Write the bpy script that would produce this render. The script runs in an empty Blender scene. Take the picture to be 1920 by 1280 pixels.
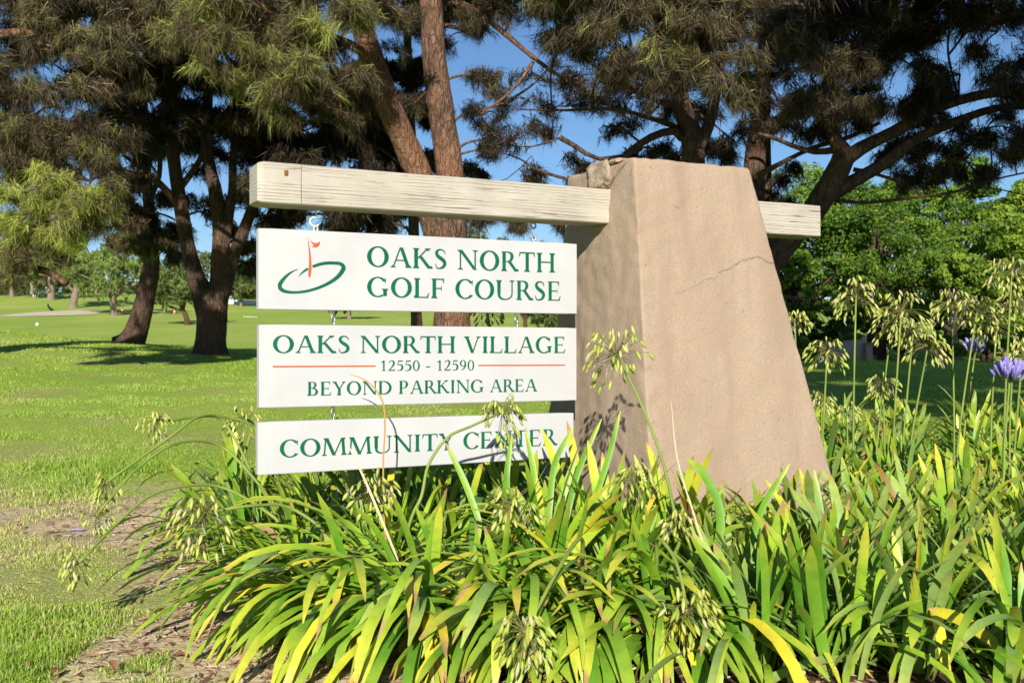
import bpy, math, random
import numpy as np
from mathutils import Vector, Matrix, Quaternion
R = math.radians
random.seed(7)
RNG = np.random.default_rng(7)
SC = bpy.context.scene
COL = SC.collection
F = 1867.0          # focal length in photo pixels (35 mm on 36 mm)
CZ = 0.9            # camera height above the bed

# ------------------------------------------------------------------ camera, world, sun, exposure
cam_data = bpy.data.cameras.new('camera')
cam_data.sensor_width = 36.0
cam_data.lens = F / 1920 * 36
cam_data.clip_end = 5000
cam_data.clip_start = 0.05
cam_data.dof.use_dof = True
cam_data.dof.focus_distance = 3.7
cam_data.dof.aperture_fstop = 9.0
cam = bpy.data.objects.new('camera', cam_data)
COL.objects.link(cam)
cam.location = (0, 0, CZ)
cam.rotation_euler = (R(90), 0, 0)
SC.camera = cam

SUN_EL = 23.6
LDIR = Vector((0.04, 1.0, -math.tan(R(SUN_EL)))).normalized()
world = bpy.data.worlds.new('World')
SC.world = world
world.use_nodes = True
wn = world.node_tree.nodes
sky = wn.new('ShaderNodeTexSky')
sky.sky_type = 'NISHITA'
sky.sun_disc = False
sky.sun_elevation = R(SUN_EL)
sky.sun_rotation = R(182.3)
sky.air_density = 1.0
sky.dust_density = 0.0
sky.ozone_density = 6.0
wn['Background'].inputs['Strength'].default_value = 0.080
world.node_tree.links.new(sky.outputs[0], wn['Background'].inputs['Color'])
sun_data = bpy.data.lights.new('sun', 'SUN')
sun_data.energy = 5.0
sun_data.angle = R(0.53)
sun_data.color = (1.0, 0.945, 0.87)
sun = bpy.data.objects.new('sun', sun_data)
COL.objects.link(sun)
sun.location = (0, -20, 20)
sun.rotation_euler = LDIR.to_track_quat('-Z', 'Y').to_euler()
SC.view_settings.view_transform = 'Standard'
SC.view_settings.look = 'None'
SC.view_settings.gamma = 1.0
SC.view_settings.use_curve_mapping = False
SC.view_settings.exposure = 0.46
SC.render.engine = 'CYCLES'
SC.cycles.max_bounces = 5
SC.cycles.diffuse_bounces = 2
SC.cycles.transparent_max_bounces = 4

# ------------------------------------------------------------------ helpers
def P(u, v, Y):
    """photo pixel + distance -> world point"""
    return np.array([(u - 960) * Y / F, Y, CZ - (v - 640) * Y / F])

def nrm(a):
    return a / np.maximum(np.linalg.norm(a, axis=-1, keepdims=True), 1e-9)

def hash3(ix, iy, iz):
    h = (ix * 374761393 + iy * 668265263 + iz * 2147483647 + 1013904223).astype(np.int64) & 0xffffffff
    h = ((h ^ (h >> 13)) * 1274126177) & 0xffffffff
    h = ((h ^ (h >> 16)) * 2246822519) & 0xffffffff
    return ((h ^ (h >> 15)) & 0xffff) / 65535.0

def vnoise(p):
    """value noise -1..1 for an (N,3) array"""
    p = np.asarray(p, float)
    i = np.floor(p).astype(np.int64); f = p - i; f = f * f * (3 - 2 * f)
    r = 0
    for dx in (0, 1):
        for dy in (0, 1):
            for dz in (0, 1):
                w = (f[:, 0] if dx else 1 - f[:, 0]) * (f[:, 1] if dy else 1 - f[:, 1]) * (f[:, 2] if dz else 1 - f[:, 2])
                r = r + w * hash3(i[:, 0] + dx, i[:, 1] + dy, i[:, 2] + dz)
    return r * 2 - 1

def fbm(p, oct=3):
    r = 0; a = 1.0
    for _ in range(oct):
        r = r + a * vnoise(p); p = p * 2.03 + 17.1; a *= 0.5
    return r

def link(o, parent=None, label=None, cat=None, group=None, kind=None):
    COL.objects.link(o)
    if parent is not None: o.parent = parent
    if label: o['label'] = label
    if cat: o['category'] = cat
    if group: o['group'] = group
    if kind: o['kind'] = kind
    return o

def mesh_np(name, V, faces, mats=(), midx=None, attrs=None, smooth=False):
    """faces: (M,3)/(M,4) array or list of lists"""
    me = bpy.data.meshes.new(name)
    V = np.asarray(V, np.float32)
    if isinstance(faces, np.ndarray):
        M, k = faces.shape
        me.vertices.add(len(V)); me.vertices.foreach_set('co', V.ravel())
        me.loops.add(M * k); me.loops.foreach_set('vertex_index', faces.astype(np.int32).ravel())
        me.polygons.add(M)
        me.polygons.foreach_set('loop_start', np.arange(0, M * k, k, dtype=np.int32))
        me.polygons.foreach_set('loop_total', np.full(M, k, np.int32))
        me.update(calc_edges=True)
    else:
        me.from_pydata([tuple(map(float, v)) for v in V], [], [list(map(int, f)) for f in faces])
    for m in mats: me.materials.append(m)
    if midx is not None: me.polygons.foreach_set('material_index', np.asarray(midx, np.int32))
    if smooth: me.polygons.foreach_set('use_smooth', np.ones(len(me.polygons), bool))
    if attrs:
        for n, (dom, arr) in attrs.items():
            at = me.attributes.new(n, 'FLOAT', dom); at.data.foreach_set('value', np.asarray(arr, np.float32))
    me.update()
    return me

def obj(name, me, parent=None, **kw):
    return link(bpy.data.objects.new(name, me), parent, **kw)

def empty(name, loc, label, cat, group=None):
    o = bpy.data.objects.new(name, None)
    o.empty_display_size = 0.1
    o.location = loc
    return link(o, None, label, cat, group)

def catmull(pts, n=8):
    pts = [np.asarray(p, float) for p in pts]
    if len(pts) < 3:
        return np.array([pts[0] + (pts[-1] - pts[0]) * t for t in np.linspace(0, 1, n + 1)])
    q = [2 * pts[0] - pts[1]] + pts + [2 * pts[-1] - pts[-2]]
    out = []
    for i in range(1, len(q) - 2):
        for t in np.linspace(0, 1, n, endpoint=False):
            a, b, c, d = q[i - 1], q[i], q[i + 1], q[i + 2]
            out.append(0.5 * (2 * b + (c - a) * t + (2 * a - 5 * b + 4 * c - d) * t * t + (3 * b - a - 3 * c + d) * t ** 3))
    out.append(q[-2])
    return np.array(out)

def tube(pts, rad, k=6, cap=True):
    """returns verts, tris"""
    pts = np.asarray(pts, float); n = len(pts)
    rad = np.broadcast_to(np.asarray(rad, float), (n,))
    T = nrm(np.gradient(pts, axis=0))
    ref = np.array([0, 0, 1.0]) if abs(T[0][2]) < 0.9 else np.array([1.0, 0, 0])
    N = np.zeros_like(T); N[0] = nrm(np.cross(T[0], ref))
    for i in range(1, n):
        v = N[i - 1] - T[i] * np.dot(N[i - 1], T[i]); N[i] = v / max(np.linalg.norm(v), 1e-9)
    B = np.cross(T, N)
    a = np.linspace(0, 2 * np.pi, k, endpoint=False)
    ring = np.cos(a)[None, :, None] * N[:, None, :] + np.sin(a)[None, :, None] * B[:, None, :]
    V = (pts[:, None, :] + ring * rad[:, None, None]).reshape(-1, 3)
    i = np.arange(n - 1)[:, None] * k; j = np.arange(k)[None, :]; j2 = (j + 1) % k
    a0, a1, b0, b1 = (i + j).ravel(), (i + j2).ravel(), (i + k + j).ravel(), (i + k + j2).ravel()
    Tn = np.concatenate([np.stack([a0, a1, b1], 1), np.stack([a0, b1, b0], 1)])
    if cap:
        V = np.vstack([V, pts[:1], pts[-1:]])
        c0, c1 = len(V) - 2, len(V) - 1
        jj = np.arange(k)
        Tn = np.vstack([Tn, np.stack([np.full(k, c0), (jj + 1) % k, jj], 1),
                        np.stack([np.full(k, c1), (n - 1) * k + jj, (n - 1) * k + (jj + 1) % k], 1)])
    return V, Tn

class Geo:
    """collects triangle arrays with a material index and a tint per face"""
    def __init__(s): s.V = []; s.T = []; s.M = []; s.A = []; s.n = 0
    def add(s, V, T, m=0, a=0.0):
        s.V.append(V); s.T.append(T + s.n); s.n += len(V)
        s.M.append(np.full(len(T), m)); s.A.append(np.broadcast_to(np.asarray(a, float), (len(T),)))
    def mesh(s, name, mats, smooth=False):
        return mesh_np(name, np.vstack(s.V), np.vstack(s.T), mats, np.concatenate(s.M), {'tint': ('FACE', np.concatenate(s.A))}, smooth)

def box_v(x0, x1, y0, y1, z0, z1):
    V = np.array([(x, y, z) for x in (x0, x1) for y in (y0, y1) for z in (z0, z1)], float)
    Fq = np.array([[0, 1, 3, 2], [4, 6, 7, 5], [0, 4, 5, 1], [2, 3, 7, 6], [0, 2, 6, 4], [1, 5, 7, 3]])
    T = np.vstack([Fq[:, [0, 1, 2]], Fq[:, [0, 2, 3]]])
    return V, T

# ------------------------------------------------------------------ materials
def mat(name, color=(0.5, 0.5, 0.5), rough=0.8, spec=0.3):
    m = bpy.data.materials.new(name); m.use_nodes = True
    b = m.node_tree.nodes['Principled BSDF']
    b.inputs['Base Color'].default_value = (*color, 1)
    b.inputs['Roughness'].default_value = rough
    b.inputs['Specular IOR Level'].default_value = spec
    return m, m.node_tree, b

def N(nt, t, **kw):
    n = nt.nodes.new(t)
    for k, v in kw.items():
        if k.startswith('i_'): n.inputs[k[2:].replace('_', ' ')].default_value = v
        else: setattr(n, k, v)
    return n

def ramp(nt, stops, fac=None, interp='LINEAR'):
    n = nt.nodes.new('ShaderNodeValToRGB'); cr = n.color_ramp; cr.interpolation = interp
    while len(cr.elements) < len(stops): cr.elements.new(0.5)
    for e, (p, c) in zip(cr.elements, stops):
        e.position = p; e.color = (*c, 1) if len(c) == 3 else c
    if fac is not None: nt.links.new(fac, n.inputs[0])
    return n

def mixc(nt, fac, a, b, blend='MIX'):
    n = nt.nodes.new('ShaderNodeMix'); n.data_type = 'RGBA'; n.blend_type = blend
    for k, v in ((0, fac), (6, a), (7, b)):
        if isinstance(v, (int, float)): n.inputs[k].default_value = v
        elif isinstance(v, tuple): n.inputs[k].default_value = (*v, 1)
        else: nt.links.new(v, n.inputs[k])
    return n.outputs[2]

def leafy(m, nt, b, color_socket, trans=0.35, tint=(1.1, 1.25, 0.5)):
    """mix the principled surface with a translucent one"""
    out = nt.nodes['Material Output']
    nt.links.new(color_socket, b.inputs['Base Color'])
    tr = N(nt, 'ShaderNodeBsdfTranslucent')
    nt.links.new(mixc(nt, 1.0, color_socket, tint, 'MULTIPLY'), tr.inputs['Color'])
    mx = N(nt, 'ShaderNodeMixShader'); mx.inputs[0].default_value = trans
    nt.links.new(b.outputs[0], mx.inputs[1]); nt.links.new(tr.outputs[0], mx.inputs[2])
    nt.links.new(mx.outputs[0], out.inputs['Surface'])

def attr(nt, name):
    n = N(nt, 'ShaderNodeAttribute'); n.attribute_name = name
    return n.outputs['Fac']

def bump(nt, b, height, strength=0.3, dist=0.01):
    n = N(nt, 'ShaderNodeBump'); n.inputs['Strength'].default_value = strength; n.inputs['Distance'].default_value = dist
    nt.links.new(height, n.inputs['Height']); nt.links.new(n.outputs[0], b.inputs['Normal'])
    return n

def noise(nt, scale, detail=4, vec=None, rough=0.55, dist=0.0):
    n = N(nt, 'ShaderNodeTexNoise'); n.inputs['Scale'].default_value = scale
    n.inputs['Detail'].default_value = detail; n.inputs['Roughness'].default_value = rough
    n.inputs['Distortion'].default_value = dist
    if vec is not None: nt.links.new(vec, n.inputs['Vector'])
    return n.outputs['Fac']

def coords(nt, scale=(1, 1, 1), rot=(0, 0, 0), kind='Object'):
    tc = N(nt, 'ShaderNodeTexCoord'); mp = N(nt, 'ShaderNodeMapping')
    mp.inputs['Scale'].default_value = scale; mp.inputs['Rotation'].default_value = rot
    nt.links.new(tc.outputs[kind], mp.inputs['Vector'])
    return mp.outputs[0]

def mat_needles(name, stops, trans=0.25):
    m, nt, b = mat(name, rough=0.55, spec=0.25)
    c = ramp(nt, stops, attr(nt, 'tint'))
    leafy(m, nt, b, c.outputs[0], trans, (1.1, 1.15, 0.6))
    return m
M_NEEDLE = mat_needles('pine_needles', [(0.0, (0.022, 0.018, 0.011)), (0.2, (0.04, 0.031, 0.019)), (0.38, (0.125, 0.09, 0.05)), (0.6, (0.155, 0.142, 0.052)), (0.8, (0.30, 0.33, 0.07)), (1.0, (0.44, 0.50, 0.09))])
M_NEEDLE_G = mat_needles('pine_needles_green', [(0.0, (0.05, 0.06, 0.018)), (0.4, (0.11, 0.13, 0.04)), (0.75, (0.17, 0.23, 0.055)), (1.0, (0.28, 0.36, 0.08))], 0.3)
M_LEAF_T = mat_needles('broad_leaves', [(0.0, (0.03, 0.065, 0.012)), (0.45, (0.10, 0.19, 0.022)), (0.8, (0.22, 0.34, 0.035)), (1.0, (0.38, 0.44, 0.05))], 0.3)

def mat_bark(name, c0, c1, c2, sc=1.0):
    m, nt, b = mat(name, rough=0.95, spec=0.15)
    vec = coords(nt, (9 * sc, 9 * sc, 3.2 * sc))
    v = N(nt, 'ShaderNodeTexVoronoi'); v.feature = 'DISTANCE_TO_EDGE'; v.inputs['Scale'].default_value = 1.5
    wn_ = N(nt, 'ShaderNodeTexNoise'); wn_.inputs['Scale'].default_value = 1.3; wn_.inputs['Detail'].default_value = 4; nt.links.new(vec, wn_.inputs['Vector'])
    ma = N(nt, 'ShaderNodeVectorMath', operation='MULTIPLY_ADD'); nt.links.new(wn_.outputs['Color'], ma.inputs[0]); ma.inputs[1].default_value = (1.5, 1.5, 1.5); nt.links.new(vec, ma.inputs[2])
    nt.links.new(ma.outputs[0], v.inputs['Vector'])
    nz = noise(nt, 2.2, 6, vec, 0.7, 0.6)
    big = noise(nt, 1.1, 3, coords(nt, (1.5, 1.5, 0.9)))
    c = ramp(nt, [(0.25, c0), (0.5, c1), (0.75, c2)], nz)
    c2_ = mixc(nt, ramp(nt, [(0.0, (0.35, 0.35, 0.35)), (0.07, (1, 1, 1))], v.outputs['Distance']).outputs[0], c0, c.outputs[0])
    c3 = mixc(nt, ramp(nt, [(0.4, (0, 0, 0)), (0.65, (0.45, 0.45, 0.45))], big).outputs[0], c2_, (c2[0] * 1.0, c2[1] * 0.75, c2[2] * 0.6))
    nt.links.new(c3, b.inputs['Base Color'])
    ad = N(nt, 'ShaderNodeMath', operation='ADD'); nt.links.new(nz, ad.inputs[0])
    mn = N(nt, 'ShaderNodeMath', operation='MINIMUM'); nt.links.new(v.outputs['Distance'], mn.inputs[0]); mn.inputs[1].default_value = 0.2
    ml = N(nt, 'ShaderNodeMath', operation='MULTIPLY'); nt.links.new(mn.outputs[0], ml.inputs[0]); ml.inputs[1].default_value = 3.0
    nt.links.new(ml.outputs[0], ad.inputs[1])
    bump(nt, b, ad.outputs[0], 1.0, 0.035)
    return m
M_BARK = mat_bark('pine_bark', (0.035, 0.022, 0.016), (0.16, 0.093, 0.06), (0.36, 0.23, 0.155))
M_BARK_D = mat_bark('dark_bark', (0.03, 0.02, 0.016), (0.10, 0.065, 0.045), (0.20, 0.14, 0.10))
M_BARK_P = mat_bark('pale_bark', (0.12, 0.09, 0.07), (0.30, 0.24, 0.19), (0.42, 0.35, 0.28))
M_TWIG = mat('twig', (0.28, 0.20, 0.145), 0.9, 0.1)[0]

# ------------------------------------------------------------------ terrain
FAR_Y = np.array([20, 28, 40, 60, 80, 110, 200, 600, 3000.0])
FAR_Z = np.array([0, 0.42, 0.95, 2.1, 3.15, 5.0, 9.0, 14.0, 20.0])
def smooth01(t):
    t = np.clip(t, 0, 1); return t * t * (3 - 2 * t)

def terrain(x, y):
    x = np.asarray(x, float); y = np.asarray(y, float)
    zc = 0.48 + 0.62 * np.clip((5 - x) / 15.3, 0, 1.35) ** 2.4
    t = np.clip((y - 4.2) / 15.8, 0, 1)
    near = zc * (0.5 * smooth01(t) + 0.5 * t)
    far = np.interp(y, FAR_Y, FAR_Z)
    k = smooth01((y - 20) / 10.0)
    z = np.where(y <= 20, near, zc * (1 - k) + far * k)
    z = z + 1.4 * np.exp(-((x + 42) / 16) ** 2 - ((y - 95) / 22) ** 2)
    z = z + 0.6 * np.exp(-((x + 12) / 14) ** 2 - ((y - 105) / 16) ** 2) * 0.6
    return z

def micro(x, y):
    p = np.stack([np.ravel(x), np.ravel(y), np.zeros(np.size(x))], 1)
    f = np.exp(-np.maximum(np.ravel(y) - 6, 0) / 6)
    return (0.012 * fbm(p * 4.3, 3) * f + 0.02 * vnoise(p * 0.7)).reshape(np.shape(x))

def H(x, y): return float(terrain(x, y) + micro(np.array([x]), np.array([y]))[0])

def ground_at(u, v, ymin=21.0, ymax=400.0):
    """first ground point on the ray through a photo pixel beyond ymin"""
    ys = np.linspace(ymin, ymax, 4000)
    zr = CZ - (v - 640) * ys / F
    d = terrain((u - 960) * ys / F, ys) - zr
    i = np.argmax(d > 0) if (d > 0).any() else len(ys) - 1
    Y = ys[i]; x = (u - 960) * Y / F
    return np.array([x, Y, float(terrain(x, Y))])

def bed_line(y): return -0.89 - 0.44 * (y - 2.63)
def in_bed(x, y):
    """0..1: agapanthus bed with mulch"""
    left = smooth01((x - (bed_line(y) + 0.5)) / 0.4)
    back = 1 - smooth01((y - (5.0 + 2.4 * smooth01((x - 0.8) / 1.4))) / 0.5)
    return left * back

def bare_mask(x, y):
    x = np.asarray(x, float); y = np.asarray(y, float)
    p = np.stack([x.ravel(), y.ravel(), np.zeros(x.size)], 1)
    n1 = fbm(p * 1.7 + 3, 3).reshape(x.shape); n2 = fbm(p * 5.0 + 9, 2).reshape(x.shape)
    edge = smooth01((x - bed_line(y) + 0.22 * n1 + 0.1 * n2) / 0.35 + 0.5) * (1 - smooth01((y - 5.2) / 1.2))
    dry = np.exp(-((y - 4.85 - 0.12 * (x + 2.3)) / 0.75) ** 2) * smooth01((-0.9 - x) / 0.5) * (0.30 + 0.5 * n1 + 0.35 * n2)
    return np.clip(np.maximum(edge, dry), 0, 1)

def dry_mask(x, y):
    x = np.asarray(x, float); y = np.asarray(y, float)
    p = np.stack([x.ravel(), y.ravel(), np.zeros(x.size)], 1)
    n1 = fbm(p * 1.1 + 31, 3).reshape(x.shape)
    return np.clip(np.exp(-((y - 4.7) / 1.5) ** 2) * 0.8 + 0.45 * n1 - 0.05, 0, 1)

def spaced(lo, hi, d0, growth, c=0.0):
    a = [c]; d = d0
    while a[-1] < hi: a.append(a[-1] + d); d *= growth
    b = [c]; d = d0
    while b[-1] > lo: b.append(b[-1] - d); d *= growth
    return np.array(b[:0:-1] + a)
gx = spaced(-2500, 2500, 0.07, 1.045, -1.0)
gy = np.concatenate([np.linspace(-60, 0, 24)[:-1], np.linspace(0, 2.2, 8)[:-1], np.arange(2.2, 7, 0.06), spaced(7.0, 3000, 0.08, 1.035, 7.0)])
GX, GY = np.meshgrid(gx, gy)
GZ = terrain(GX, GY) + micro(GX, GY)
ni, nj = GX.shape
idx = np.arange(ni * nj).reshape(ni, nj)
quads = np.stack([idx[:-1, :-1].ravel(), idx[:-1, 1:].ravel(), idx[1:, 1:].ravel(), idx[1:, :-1].ravel()], 1)
m, nt, b = mat('lawn_ground', rough=1.0, spec=0.05)
wc = coords(nt, (1, 1, 1))
fine = noise(nt, 42, 5, wc, 0.7); mid = noise(nt, 3.0, 4, wc); large = noise(nt, 0.22, 3, coords(nt, (1, 0.45, 1)))
grass_c = ramp(nt, [(0.25, (0.16, 0.25, 0.03)), (0.5, (0.29, 0.42, 0.055)), (0.75, (0.44, 0.54, 0.085))], fine)
grass_c2 = mixc(nt, ramp(nt, [(0.38, (0, 0, 0)), (0.66, (0.6, 0.6, 0.6))], large).outputs[0], grass_c.outputs[0], (0.50, 0.53, 0.13))
grass_c3 = mixc(nt, ramp(nt, [(0.45, (0, 0, 0)), (0.75, (0.35, 0.35, 0.35))], mid).outputs[0], grass_c2, (0.34, 0.44, 0.07))
dryc = ramp(nt, [(0.3, (0.28, 0.24, 0.10)), (0.7, (0.52, 0.44, 0.24))], fine)
g4 = mixc(nt, attr(nt, 'dry'), grass_c3, dryc.outputs[0])
soil = ramp(nt, [(0.25, (0.48, 0.33, 0.19)), (0.5, (0.82, 0.62, 0.38)), (0.75, (0.92, 0.76, 0.52))], noise(nt, 17, 7, wc, 0.75))
mulch = ramp(nt, [(0.3, (0.05, 0.03, 0.02)), (0.55, (0.15, 0.09, 0.055)), (0.75, (0.30, 0.2, 0.13))], noise(nt, 30, 6, wc, 0.75))
s2 = mixc(nt, attr(nt, 'bed'), soil.outputs[0], mulch.outputs[0])
g5 = mixc(nt, attr(nt, 'bare'), g4, s2)
nt.links.new(g5, b.inputs['Base Color'])
bump(nt, b, fine, 0.8, 0.03)
M_GROUND = m
me = mesh_np('ground', np.stack([GX.ravel(), GY.ravel(), GZ.ravel()], 1), quads, [M_GROUND], None,
             {'bare': ('POINT', bare_mask(GX, GY).ravel()), 'bed': ('POINT', in_bed(GX, GY).ravel()), 'dry': ('POINT', dry_mask(GX, GY).ravel())}, True)
obj('ground', me, kind='structure')

# sand bunker on the far fairway
m, nt, b = mat('bunker_sand', (0.62, 0.53, 0.38), 1.0, 0.05)
M_SAND = m
bc = ground_at(105, 588.5, 30)
a = np.linspace(0, 2 * np.pi, 48, endpoint=False)
rr = 1 + 0.18 * np.sin(2 * a + 0.6) + 0.1 * np.sin(3 * a + 2) + 0.05 * np.sin(5 * a)
V = [bc + np.array([0, 0, 0.05])]
for k in (0.5, 1.0):
    for ai, ri in zip(a, rr):
        x = bc[0] + 2.1 * k * ri * math.cos(ai); y = bc[1] + 4.5 * k * ri * math.sin(ai)
        V.append([x, y, float(terrain(x, y)) + 0.03 + 0.02 * (1 - k)])
fs = [[0, 1 + i, 1 + (i + 1) % 48] for i in range(48)] + [[1 + i, 49 + i, 49 + (i + 1) % 48, 1 + (i + 1) % 48] for i in range(48)]
obj('sand_bunker', mesh_np('sand_bunker', V, fs, [M_SAND]), kind='structure')

# ------------------------------------------------------------------ the entrance sign: pillar, beam, boards
TH = math.atan2(0.443, 0.896)
UX, UY = math.cos(TH), math.sin(TH)
S0 = np.array([-0.879, 3.44])
def SW(a, b, z):
    """sign coordinates (along the beam, behind its face, height) -> world"""
    return np.array([S0[0] + UX * a - UY * b, S0[1] + UY * a + UX * b, z])
def px_board(u, v, b):
    """photo pixel -> (a, z) on the vertical plane b = const"""
    k = (u - 960) / F
    ox, oy = S0[0] - UY * b, S0[1] + UX * b
    a_ = (k * oy - ox) / (UX - k * UY)
    Y = oy + UY * a_
    return a_, CZ - (v - 640) * Y / F
SIGN_Q = Matrix.Rotation(TH, 4, 'Z')

# materials of the sign
m, nt, b = mat('stucco', rough=0.95, spec=0.1)
oc = coords(nt)
gr = noise(nt, 170, 3, oc, 0.85); blot = noise(nt, 5, 4, oc); streak = noise(nt, 3.2, 4, coords(nt, (2.2, 2.2, 0.28)))
col = ramp(nt, [(0.28, (0.225, 0.16, 0.105)), (0.45, (0.405, 0.305, 0.214)), (0.8, (0.51, 0.395, 0.287))], gr)
c1 = mixc(nt, ramp(nt, [(0.35, (0, 0, 0)), (0.7, (0.35, 0.35, 0.35))], blot).outputs[0], col.outputs[0], (0.36, 0.25, 0.165))
c2 = mixc(nt, ramp(nt, [(0.45, (0, 0, 0)), (0.72, (0.8, 0.8, 0.8))], streak).outputs[0], c1, (0.33, 0.24, 0.165))
pits = ramp(nt, [(0.70, (0, 0, 0)), (0.74, (1, 1, 1))], noise(nt, 38, 2, oc, 0.5))
c3 = mixc(nt, mixc(nt, 1.0, pits.outputs[0], (0.55, 0.55, 0.55), 'MULTIPLY'), c2, (0.26, 0.18, 0.12))
sepz = N(nt, 'ShaderNodeSeparateXYZ'); nt.links.new(coords(nt), sepz.inputs[0])
# damp dirt bands near the base follow their own wavy line
nt.links.new(c3, b.inputs['Base Color'])
ad = N(nt, 'ShaderNodeMath', operation='ADD'); nt.links.new(gr, ad.inputs[0]); nt.links.new(noise(nt, 60, 4, oc, 0.7), ad.inputs[1])
bump(nt, b, ad.outputs[0], 0.5, 0.006)
M_STUCCO = m
m, nt, b = mat('broken_mortar', rough=1.0, spec=0.05)
oc = coords(nt)
nt.links.new(ramp(nt, [(0.3, (0.22, 0.16, 0.11)), (0.5, (0.43, 0.325, 0.225)), (0.75, (0.53, 0.43, 0.32))], noise(nt, 30, 6, oc, 0.7)).outputs[0], b.inputs['Base Color'])
bump(nt, b, noise(nt, 45, 5, oc, 0.7), 0.8, 0.012)
M_MORTAR = m
M_CRACK = mat('crack', (0.10, 0.065, 0.04), 1.0, 0.0)[0]

m, nt, b = mat('painted_timber', rough=0.75, spec=0.25)
oc = coords(nt, (1.6, 9, 22)); oc2 = coords(nt, (4.5, 60, 130)); oc3 = coords(nt)
wob = noise(nt, 1.3, 5, oc, 0.6, 0.8)
lines = N(nt, 'ShaderNodeTexWave', wave_type='BANDS', bands_direction='Z'); lines.inputs['Scale'].default_value = 1.9
lines.inputs['Distortion'].default_value = 7.0; lines.inputs['Detail'].default_value = 3.0; lines.inputs['Detail Scale'].default_value = 1.4
nt.links.new(coords(nt, (0.5, 6, 14)), lines.inputs['Vector'])
cr = noise(nt, 1.0, 5, oc2, 0.65, 0.5)
crk = ramp(nt, [(0.335, (1, 1, 1)), (0.385, (0, 0, 0))], cr)
lncr = ramp(nt, [(0.015, (1, 1, 1)), (0.07, (0, 0, 0))], lines.outputs['Fac'])
gate = ramp(nt, [(0.42, (0, 0, 0)), (0.56, (1, 1, 1))], noise(nt, 1.0, 3, coords(nt, (3.5, 8, 20))))
lc = mixc(nt, 1.0, lncr.outputs[0], gate.outputs[0], 'MULTIPLY')
mx = mixc(nt, 1.0, crk.outputs[0], lc, 'ADD')
base = ramp(nt, [(0.3, (0.40, 0.36, 0.285)), (0.7, (0.51, 0.465, 0.375))], noise(nt, 6, 4, oc3))
stain = mixc(nt, ramp(nt, [(0.62, (0, 0, 0)), (0.8, (0.5, 0.5, 0.5))], noise(nt, 8, 4, coords(nt, (0.6, 2, 3)))).outputs[0], base.outputs[0], (0.45, 0.36, 0.23))
fin = mixc(nt, mixc(nt, 1.0, mx, (0.75, 0.75, 0.75), 'MULTIPLY'), stain, (0.16, 0.115, 0.075))
nt.links.new(fin, b.inputs['Base Color'])
inv = N(nt, 'ShaderNodeMath', operation='SUBTRACT'); inv.inputs[0].default_value = 1.0; nt.links.new(mx, inv.inputs[1])
bump(nt, b, inv.outputs[0], 0.5, 0.004)
M_TIMBER = m

m, nt, b = mat('board_paint', rough=0.5, spec=0.4)
oc = coords(nt)
bp = ramp(nt, [(0.3, (0.465, 0.465, 0.455)), (0.7, (0.53, 0.523, 0.51))], noise(nt, 4, 5, oc))
sc_ = ramp(nt, [(0.675, (0, 0, 0)), (0.72, (0.8, 0.8, 0.8))], noise(nt, 11, 4, coords(nt, (4, 4, 0.9)), 0.6))
bp2 = mixc(nt, mixc(nt, 1.0, sc_.outputs[0], (0.45, 0.45, 0.45), 'MULTIPLY'), bp.outputs[0], (0.42, 0.40, 0.36))
nt.links.new(bp2, b.inputs['Base Color'])
bump(nt, b, noise(nt, 90, 3, oc), 0.06, 0.003)
M_BOARD = m
m, nt, b = mat('green_lettering', rough=0.6, spec=0.2)
nt.links.new(ramp(nt, [(0.3, (0.0, 0.092, 0.042)), (0.7, (0.002, 0.13, 0.06))], noise(nt, 25, 3, coords(nt))).outputs[0], b.inputs['Base Color'])
M_GREEN = m
M_ORANGE = mat('orange_paint', (0.50, 0.095, 0.025), 0.5, 0.4)[0]
m, nt, b = mat('galvanised_steel', (0.45, 0.44, 0.42), 0.35, 0.5); b.inputs['Metallic'].default_value = 0.9
M_STEEL = m
m, nt, b = mat('cream_painted_hook', (0.70, 0.65, 0.52), 0.5, 0.4); M_HOOK = m

monument = empty('sign_monument', tuple(SW(1.4, 0, 0)), 'tan stucco battered pillar carrying a cracked cream timber beam', 'sign post')
monument.rotation_euler = (0, 0, TH)
def loc_s(a, b, z): return np.array([a - 1.4, b, z])     # sign coordinates -> monument local

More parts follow.
